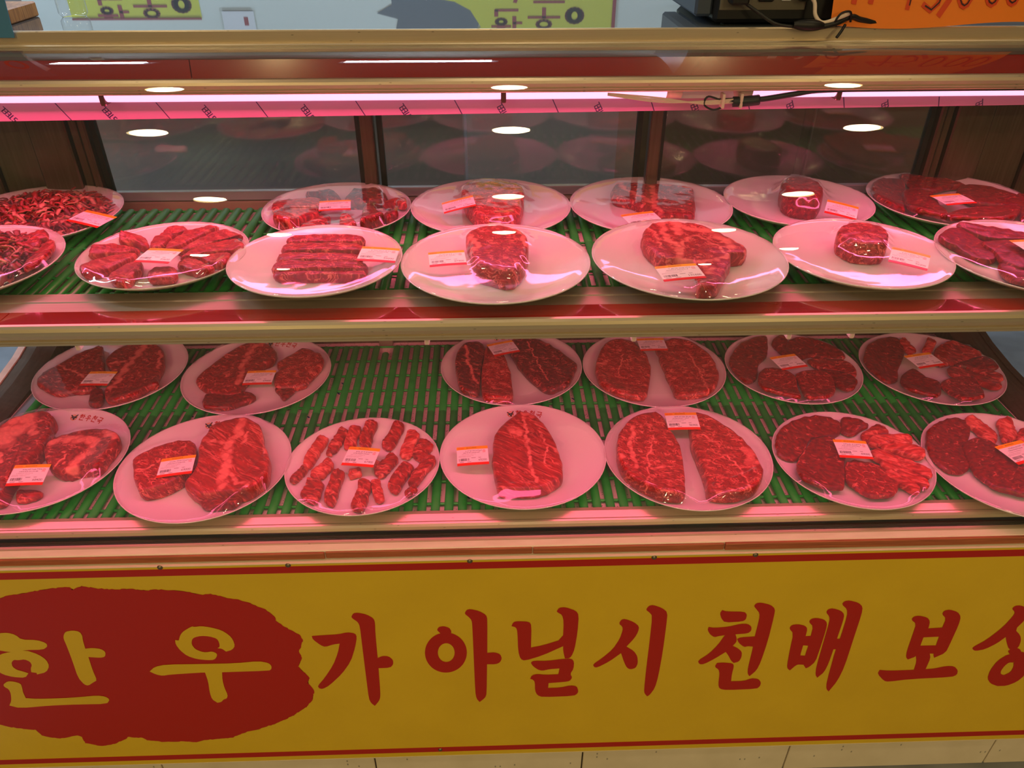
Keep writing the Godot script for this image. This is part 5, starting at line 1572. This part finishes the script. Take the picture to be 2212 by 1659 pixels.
	cut("lf3", "beef_finger", "meat", "short beef finger at one o'clock on the lower finger strip plate", "short beef fingers on the lower finger strip plate", "rib", 11, 0, [59,-105,61,-94,55,-80,49,-62,42,-48,36,-46,27,-54,24,-65,30,-82,37,-97,41,-111,48,-113])
	cut("lf3", "beef_finger", "meat", "short beef finger at two o'clock, nearer the middle, on the lower finger strip plate", "short beef fingers on the lower finger strip plate", "rib2", 11, 0, [87,-80,90,-69,85,-54,82,-36,77,-23,71,-20,62,-26,58,-37,60,-55,65,-73,68,-87,76,-88])
	cut("lf3", "beef_finger", "meat", "short beef finger at two o'clock, nearer the rim, on the lower finger strip plate", "short beef fingers on the lower finger strip plate", "rib", 11, 0, [114,-46,117,-36,112,-26,109,-12,104,-4,98,-6,87,-17,81,-28,83,-41,88,-53,92,-63,100,-60])
	cut("lf3", "beef_finger", "meat", "short beef finger at three o'clock, nearest the rim, on the lower finger strip plate", "short beef fingers on the lower finger strip plate", "rib", 11, 0, [123,0,122,11,111,25,101,46,94,61,88,61,81,49,80,35,87,15,98,-3,108,-16,116,-14])
	cut("lf3", "beef_finger", "meat", "short beef finger at nine o'clock, nearer the middle, on the lower finger strip plate", "short beef fingers on the lower finger strip plate", "rib2", 11, 0, [-52,-11,-51,0,-58,13,-65,25,-73,31,-78,29,-85,20,-86,11,-80,0,-72,-12,-67,-25,-61,-24])
	cut("lf3", "beef_finger", "meat", "short beef finger at eight o'clock on the lower finger strip plate", "short beef fingers on the lower finger strip plate", "rib", 11, 0, [-65,36,-59,47,-60,62,-59,83,-61,98,-68,101,-79,94,-88,85,-89,66,-88,47,-89,31,-82,28])
	cut("lf3", "beef_finger", "meat", "short beef finger at seven o'clock, nearer the rim, on the lower finger strip plate", "short beef fingers on the lower finger strip plate", "rib", 11, 0, [-33,11,-29,23,-32,47,-32,72,-33,95,-36,103,-45,98,-52,84,-54,58,-52,33,-51,11,-44,5])
	cut("lf3", "beef_finger", "meat", "short beef finger at seven o'clock, nearer the middle, on the lower finger strip plate", "short beef fingers on the lower finger strip plate", "rib2", 11, 0, [-1,18,-2,23,-8,23,-13,26,-17,28,-20,25,-23,16,-23,9,-19,5,-13,4,-8,2,-4,7])
	cut("lf3", "beef_finger", "meat", "short beef finger at six o'clock on the lower finger strip plate", "short beef fingers on the lower finger strip plate", "rib", 11, 0, [14,37,19,49,18,70,18,96,15,118,10,123,-1,115,-7,100,-6,77,-3,56,-4,36,1,31])
	cut("lf3", "beef_finger", "meat", "short beef finger at three o'clock, midway out, on the lower finger strip plate", "short beef fingers on the lower finger strip plate", "rib", 11, 0, [56,-22,56,-11,48,3,41,19,34,27,28,26,21,17,19,6,25,-7,34,-21,40,-35,47,-35])
	cut("lf3", "beef_finger", "meat", "short beef finger at five o'clock on the lower finger strip plate", "short beef fingers on the lower finger strip plate", "rib2", 11, 0, [28,32,33,38,36,53,41,69,44,84,43,91,36,93,30,87,25,72,21,56,17,42,20,35])
	cut("lf3", "beef_finger", "meat", "short beef finger at four o'clock, nearer the middle, on the lower finger strip plate", "short beef fingers on the lower finger strip plate", "rib", 11, 0, [84,0,85,13,76,30,70,52,65,69,59,69,50,59,46,47,50,28,58,7,65,-10,73,-11])
	cut("lf3", "beef_finger", "meat", "short beef finger at four o'clock, nearer the rim, on the lower finger strip plate", "short beef fingers on the lower finger strip plate", "rib", 11, 0, [97,76,94,80,90,85,85,89,83,92,82,91,77,79,77,71,80,68,85,64,87,58,91,62])
	cut("lf3", "beef_finger", "meat", "short beef finger at three o'clock, nearest the middle, on the lower finger strip plate", "short beef fingers on the lower finger strip plate", "rib2", 11, 0, [25,-14,27,-11,27,-5,27,1,26,5,23,5,19,4,17,1,17,-4,18,-10,18,-15,20,-16])
	cut("lf3", "beef_finger", "meat", "short beef finger at ten o'clock, nearer the middle, on the lower finger strip plate", "short beef fingers on the lower finger strip plate", "rib", 11, 0, [-61,-50,-59,-47,-60,-43,-59,-38,-60,-34,-62,-33,-66,-35,-69,-38,-70,-42,-69,-46,-69,-50,-67,-51])
	cling("lf3")
	price_tag("lf3", "67300", -0.0032, -0.0060, 0.145, 0.0545, 0.0500)
	plate("lf4", "white logo plate with a single pointed steak, tagged 65200", 0.0509, 0.6960, -1.0369, 0.1429, la, -0.067)
	cut("lf4", "beef_steak", "meat", "pointed steak with fan grain and pale tip on the lower plate with one pointed steak", "", "grain", 25, 0, [0,-108,17,-105,31,-91,44,-64,55,-24,62,13,64,49,61,74,47,88,28,102,2,106,-30,107,-43,104,-49,66,-53,24,-51,-20,-46,-50,-32,-74,-15,-96], [[4.0, [4,-92,7,-41,9,12,10,47,20,93]], [9.0, [-15,-53,0,-34]], [2.5, [29,-48,40,-2,33,44]], [7.0, [2,-105,24,-91]], [6.0, [56,2,62,13]]])
	cling("lf4")
	price_tag("lf4", "65200", -0.0861, 0.0172, -0.056, 0.0532, 0.0500)
	plate("lf5", "white logo plate with a pair of marbled steaks, lower front row", 0.3330, 0.6960, -1.0240, 0.1422, la, 0.147)
	cut("lf5", "beef_steak", "meat", "left hand marbled steak on the lower front plate of paired steaks", "", "marble", 27, 0, [-116,-32,-108,-51,-90,-79,-62,-100,-36,-107,-24,-94,-17,-55,-11,-13,-16,41,-23,85,-33,116,-66,118,-82,108,-96,96,-108,83,-120,64,-124,14], [[5.0, [-86,-57,-99,-13,-100,17,-100,56]], [2.0, [-55,-37,-67,0,-80,59,-93,116]], [6.0, [-121,21,-119,35]], [4.0, [-70,54,-52,50]]])
	cut("lf5", "beef_steak", "meat", "right hand marbled steak on the lower front plate of paired steaks", "", "marble", 27, 0, [32,-104,55,-96,79,-68,97,-36,105,-8,110,19,108,68,89,103,72,115,49,122,11,111,13,76,14,35,12,-12,17,-58,22,-89], [[2.0, [59,19,72,47,72,117]], [8.0, [98,4,96,41,104,49]], [3.0, [32,-38,53,-11]]])
	cling("lf5")
	price_tag("lf5", "96900", 0.0055, -0.0739, 0.052, 0.0566, 0.0500)
	plate("lf6", "white wrapped plate of broad lean slices, lower front row, tagged 49000", 0.6124, 0.6960, -1.0076, 0.1316, la)
	cut("lf6", "beef_slice", "meat", "wide lean beef slice on the broad slice plate", "", "lean", 9, 0, [-121,-35,-115,-52,-100,-76,-71,-100,-43,-113,-11,-118,13,-110,22,-100,15,-82,0,-71,-29,-68,-47,-62,-66,-34,-82,-14,-94,-3,-115,3,-126,-6,-124,-19], [[1.5, [-48,-55,-79,-20]]])
	cut("lf6", "beef_slice", "meat", "lean beef slice on the broad slice plate", "", "lean", 9, 2, [24,-109,39,-110,57,-101,66,-88,50,-80,30,-70,17,-79])
	cut("lf6", "beef_slice", "meat", "pale edged beef slice on the broad slice plate", "", "rib", 9, 2, [46,-69,67,-83,78,-86,89,-80,93,-64,81,-58,70,-54,51,-48])
	cut("lf6", "beef_slice", "meat", "wide dark beef slice on the broad slice plate", "", "lean", 10, 6, [-104,24,-89,-2,-71,-26,-50,-51,-26,-61,-9,-54,-6,-26,-8,-5,-20,19,-41,72,-55,81,-81,81,-101,75,-112,57], [[2.0, [-72,-24,-90,-2,-103,23]]])
	cut("lf6", "beef_slice", "meat", "marbled beef slice on the broad slice plate", "", "chuck", 10, 4, [-17,16,3,3,19,9,34,14,47,34,55,54,49,74,32,95,17,100,-7,99,-18,84,-26,68,-31,55])
	cut("lf6", "beef_strip", "meat", "pale fatty beef strip at two o'clock on the broad slice plate", "pale fatty beef strips on the broad slice plate", "rib2", 11, 5, [55,-56,66,-61,84,-57,103,-52,116,-45,119,-38,116,-28,108,-25,92,-30,72,-34,53,-33,48,-40])
	cut("lf6", "beef_strip", "meat", "pale fatty beef strip at three o'clock on the broad slice plate", "pale fatty beef strips on the broad slice plate", "rib2", 11, 5, [73,-47,84,-47,99,-34,115,-20,124,-7,124,3,118,12,110,13,98,1,83,-14,67,-21,65,-32])
	cut("lf6", "beef_strip", "meat", "pale fatty beef strip at four o'clock, nearer the middle, on the broad slice plate", "pale fatty beef strips on the broad slice plate", "rib2", 11, 5, [47,-23,60,-21,81,-2,100,22,110,44,109,57,103,66,94,62,82,39,61,18,42,3,38,-10])
	cut("lf6", "beef_strip", "meat", "pale fatty beef strip at four o'clock, nearer the rim, on the broad slice plate", "pale fatty beef strips on the broad slice plate", "rib2", 11, 5, [53,2,63,6,77,25,88,50,93,72,91,84,84,92,78,87,71,64,59,40,46,25,45,13])
	cut("lf6", "beef_strip", "meat", "pale fatty beef strip at five o'clock on the broad slice plate", "pale fatty beef strips on the broad slice plate", "rib2", 11, 5, [47,31,55,33,64,48,72,67,75,84,72,94,65,103,60,100,56,81,49,62,39,50,39,40])
	cling("lf6")
	price_tag("lf6", "49000", 0.0041, -0.0105, 0.127, 0.0557, 0.0500)
	plate("lf7", "white wrapped plate cut off at the lower front right corner", 0.8795, 0.6960, -0.9845, 0.1430, la)
	cut("lf7", "beef_slice", "meat", "lean round beef slice on the lower plate at the front right corner", "", "lean", 10, 0, [-123,-59,-102,-91,-72,-113,-36,-126,-15,-116,-20,-95,-39,-69,-57,-51,-65,-18,-72,0,-97,17,-123,18,-134,-8,-133,-30])
	cut("lf7", "beef_slice", "meat", "lean beef slice on the lower plate at the front right corner", "", "lean", 10, 4, [-57,-53,-23,-75,-3,-63,10,-29,19,7,11,48,-16,77,-46,68,-64,53,-74,19,-69,-17])
	cut("lf7", "beef_strip", "meat", "pale beef strip at twelve o'clock on the lower plate at the front right corner", "pale beef strips on the lower plate at the front right corner", "rib2", 10, 3, [-9,-129,0,-128,9,-114,19,-98,22,-84,17,-73,6,-62,-3,-62,-7,-78,-13,-98,-22,-110,-20,-119])
	cut("lf7", "beef_strip", "meat", "pale beef strip at one o'clock on the lower plate at the front right corner", "pale beef strips on the lower plate at the front right corner", "rib2", 10, 3, [57,-121,63,-117,60,-103,59,-89,54,-77,45,-70,30,-64,23,-67,28,-83,33,-99,34,-111,41,-117])
	cut("lf7", "beef_strip", "meat", "beef strip on the lower plate at the front right corner", "", "rib", 10, 3, [69,-93,76,-93,80,-82,86,-72,87,-62,83,-54,71,-44,62,-41,59,-50,57,-64,52,-73,57,-83])
	cut("lf7", "beef_slice", "meat", "lean slice out of frame on the lower plate at the front right corner", "", "lean", 10, 2, [83,-50,103,-28,102,18,67,65,25,79,19,46])
	cling("lf7")
	price_tag("lf7", "51500", 0.0192, -0.0176, -0.297, 0.0589, 0.0500)
	plate("lb1", "white wrapped plate at the far left of the lower back row", -0.7640, 0.6960, -1.3296, 0.1447, lb)
	cut("lb1", "beef_steak", "meat", "brownish triangular steak on the lower back left plate", "", "chuck", 14, 0, [-123,52,-126,19,-116,-15,-98,-58,-72,-87,-57,-92,-44,-60,-19,-7,-10,23,-10,47,-19,68,-52,74,-72,84,-99,73], [[3.0, [-116,-15,-72,6,-42,27]]])
	cut("lb1", "beef_steak", "meat", "ribeye steak with pale central fat on the lower back left plate", "", "chuck", 16, 0, [-29,-40,-27,-78,-7,-97,19,-106,49,-100,74,-75,92,-34,101,3,105,42,119,71,100,76,93,102,73,118,58,125,41,120,15,79,14,46,-6,-4,-18,-19], [[8.0, [31,-103,32,-60,30,-28,23,2,27,65]], [5.0, [-12,-24,16,-29]], [4.0, [74,-66,94,1]]])
	cut("lb1", "beef_piece", "meat", "small red trimming on the lower back left plate", "", "lean", 13, 0, [5,121,-14,69,5,65,25,109,27,136])
	cling("lb1")
	price_tag("lb1", "69000", -0.0051, 0.0471, 0.028, 0.0537, 0.0500)
	plate("lb2", "white logo plate in the lower back row, left of the bare green tubes", -0.4687, 0.6960, -1.3067, 0.1447, lb, 0.048)
	cut("lb2", "beef_steak", "meat", "ribeye steak with white sinew on the lower back plate left of the bare tubes", "", "chuck", 15, 0, [-109,35,-113,10,-103,-27,-83,-72,-58,-104,-33,-118,-4,-112,18,-86,20,-49,5,-34,2,-14,-13,25,-17,49,-19,72,-65,69,-96,49], [[7.0, [-15,-112,-33,-91,-36,-56,-35,-20,-25,39]], [2.5, [-105,-35,-82,-68,-61,-67]]])
	cut("lb2", "beef_piece", "meat", "ragged red flap on the lower back plate left of the bare tubes", "", "lean", 12, 0, [-70,119,-83,77,-67,64,-35,69,-10,56,14,77,-7,99,-27,120,-54,127])
	cut("lb2", "beef_steak", "meat", "angular marbled steak on the lower back plate left of the bare tubes", "", "marble", 16, 0, [30,-37,44,-62,73,-88,105,-68,125,-42,126,-9,108,28,104,48,73,51,46,45,35,9,40,-16])
	cut("lb2", "beef_piece", "meat", "pointed red corner on the lower back plate left of the bare tubes", "", "lean", 10, 0, [44,43,74,46,84,58,71,89,57,67])
	cling("lb2")
	price_tag("lb2", "69000", 0.0132, 0.0306, -0.022, 0.0558, 0.0500)
	plate("lb3", "white logo plate in the lower back row, right of the bare green tubes", 0.0394, 0.6960, -1.3201, 0.1428, lb, -0.162)
	cut("lb3", "beef_steak", "meat", "dark shoulder steak on the lower back plate right of the bare tubes", "", "dark", 16, 0, [-114,-3,-110,-47,-94,-82,-66,-92,-52,-69,-59,-16,-63,44,-65,105,-85,107,-102,90], [[4.0, [-93,-70,-87,-6,-70,71]]])
	cut("lb3", "beef_steak", "meat", "straight sided marbled steak on the lower back plate right of the bare tubes", "", "marble", 18, 0, [-52,-71,-32,-81,-13,-37,-4,15,0,69,-3,132,-32,132,-56,125,-61,57,-57,-17])
	cut("lb3", "beef_steak", "meat", "long fan grained steak on the lower back plate right of the bare tubes", "", "dark", 16, 0, [-6,-93,20,-105,49,-103,76,-83,102,-49,120,-13,132,16,123,44,110,81,90,95,71,103,50,67,23,18,6,-34], [[2.0, [39,-86,54,-2,71,65]]])
	cling("lb3")
	price_tag("lb3", "134400", -0.0150, -0.0533, -0.333, 0.0560, 0.0500)
	plate("lb4", "white wrapped plate of paired steaks in the lower back row", 0.3269, 0.6960, -1.3057, 0.1431, lb)
	cut("lb4", "beef_steak", "meat", "left marbled steak on the lower back plate of paired steaks", "", "marble", 17, 0, [-120,17,-107,-42,-89,-82,-63,-103,-34,-104,-12,-77,-4,-28,-10,22,-38,112,-85,107,-103,90,-118,68], [[6.0, [-112,-3,-94,-14]], [2.0, [-57,-46,-80,40]]])
	cut("lb4", "beef_steak", "meat", "right marbled steak on the lower back plate of paired steaks", "", "marble", 17, 0, [21,-91,57,-103,89,-89,114,-52,125,-9,118,53,98,95,76,113,29,103,24,62,20,-12,21,-59], [[2.0, [81,-36,88,60,81,114]]])
	cling("lb4")
	price_tag("lb4", "67600", 0.0096, -0.0730, -0.014, 0.0571, 0.0500)
	plate("lb5", "white wrapped plate with a rosette of slices in the lower back row", 0.6083, 0.6960, -1.2981, 0.1339, lb)
	cut("lb5", "beef_slice", "meat", "wide beef slice on the lower back rosette plate", "", "lean", 9, 0, [-124,-22,-96,-73,-62,-105,-20,-120,-20,-95,-34,-57,-62,-21,-78,24,-110,62,-121,43,-127,10])
	cut("lb5", "beef_slice", "meat", "small folded beef slice on the lower back rosette plate", "", "lean", 9, 1, [-9,-105,15,-121,26,-106,4,-62,-4,-81])
	cut("lb5", "beef_slice", "meat", "beef slice at two o'clock on the lower back rosette plate", "beef slices on the lower back rosette plate", "lean", 9, 2, [2,-58,28,-105,62,-106,90,-87,114,-54,117,-26,93,-29,57,-51,23,-36])
	cut("lb5", "beef_slice", "meat", "beef slice at three o'clock on the lower back rosette plate", "beef slices on the lower back rosette plate", "chuck", 9, 4, [44,-32,92,-29,118,1,110,47,86,17,55,-1])
	cut("lb5", "beef_slice", "meat", "beef slice at four o'clock on the lower back rosette plate", "beef slices on the lower back rosette plate", "lean", 9, 5, [57,9,92,21,105,58,90,91,72,99,63,62])
	cut("lb5", "beef_slice", "meat", "marbled beef slice at six o'clock on the lower back rosette plate", "marbled beef slices on the lower back rosette plate", "chuck", 9, 7, [-2,27,32,13,66,24,54,89,26,125,4,128,-17,127,-8,75])
	cut("lb5", "beef_slice", "meat", "marbled beef slice at seven o'clock on the lower back rosette plate", "marbled beef slices on the lower back rosette plate", "chuck", 9, 7, [-73,20,-42,1,-9,22,-15,80,-29,125,-50,118,-74,105,-93,88])
	cling("lb5")
	price_tag("lb5", "49600", -0.0087, -0.0034, -0.233, 0.0570, 0.0500)
	plate("lb6", "white wrapped plate at the far right of the lower back row", 0.8868, 0.6960, -1.2879, 0.1364, lb)
	cut("lb6", "beef_slice", "meat", "wide beef slice on the lower back right corner plate", "", "lean", 9, 0, [-126,-31,-93,-84,-52,-112,-15,-117,-10,-89,-35,-43,-64,-2,-80,33,-116,58,-126,31,-130,3])
	cut("lb6", "beef_strip", "meat", "curved fat edged strip on the lower back right corner plate", "", "rib2", 9, 2, [-3,-116,2,-114,4,-103,8,-91,10,-81,5,-72,-5,-63,-12,-62,-14,-74,-15,-90,-17,-101,-12,-110])
	cut("lb6", "beef_strip", "meat", "fat edged strip on the lower back right corner plate", "", "rib2", 9, 2, [58,-102,59,-95,53,-87,44,-75,34,-66,28,-66,23,-74,25,-82,33,-92,41,-101,46,-110,51,-110])
	cut("lb6", "beef_slice", "meat", "pale beef slice on the lower back right corner plate", "", "rib", 9, 2, [43,-69,72,-89,96,-88,124,-41,100,-23,58,-21,28,-17])
	cut("lb6", "beef_slice", "meat", "beef slice on the lower back right corner plate", "", "lean", 9, 4, [61,-17,119,-29,129,6,119,21,90,5])
	cut("lb6", "beef_strip", "meat", "beef strip at four o'clock on the lower back right corner plate", "beef strips on the lower back right corner plate", "rib", 9, 5, [42,-5,56,-4,76,15,94,39,101,64,98,79,89,92,80,88,71,63,52,40,33,25,31,11])
	cut("lb6", "beef_strip", "meat", "beef strip at three o'clock on the lower back right corner plate", "beef strips on the lower back right corner plate", "rib", 9, 3, [86,-19,94,-17,104,2,114,23,119,42,117,53,110,62,104,59,97,40,88,18,77,5,77,-7])
	cut("lb6", "beef_slice", "meat", "marbled beef slice on the lower back right corner plate", "", "chuck", 9, 7, [-9,59,32,37,69,43,45,114,23,128,-6,130,-6,99])
	cut("lb6", "beef_slice", "meat", "dark beef slice on the lower back right corner plate", "", "lean", 9, 7, [-80,39,-39,5,-26,35,-9,55,-27,96,-52,119,-75,107,-94,90])
	cling("lb6")
	price_tag("lb6", "51600", -0.0095, -0.0109, -0.213, 0.0600, 0.0500)
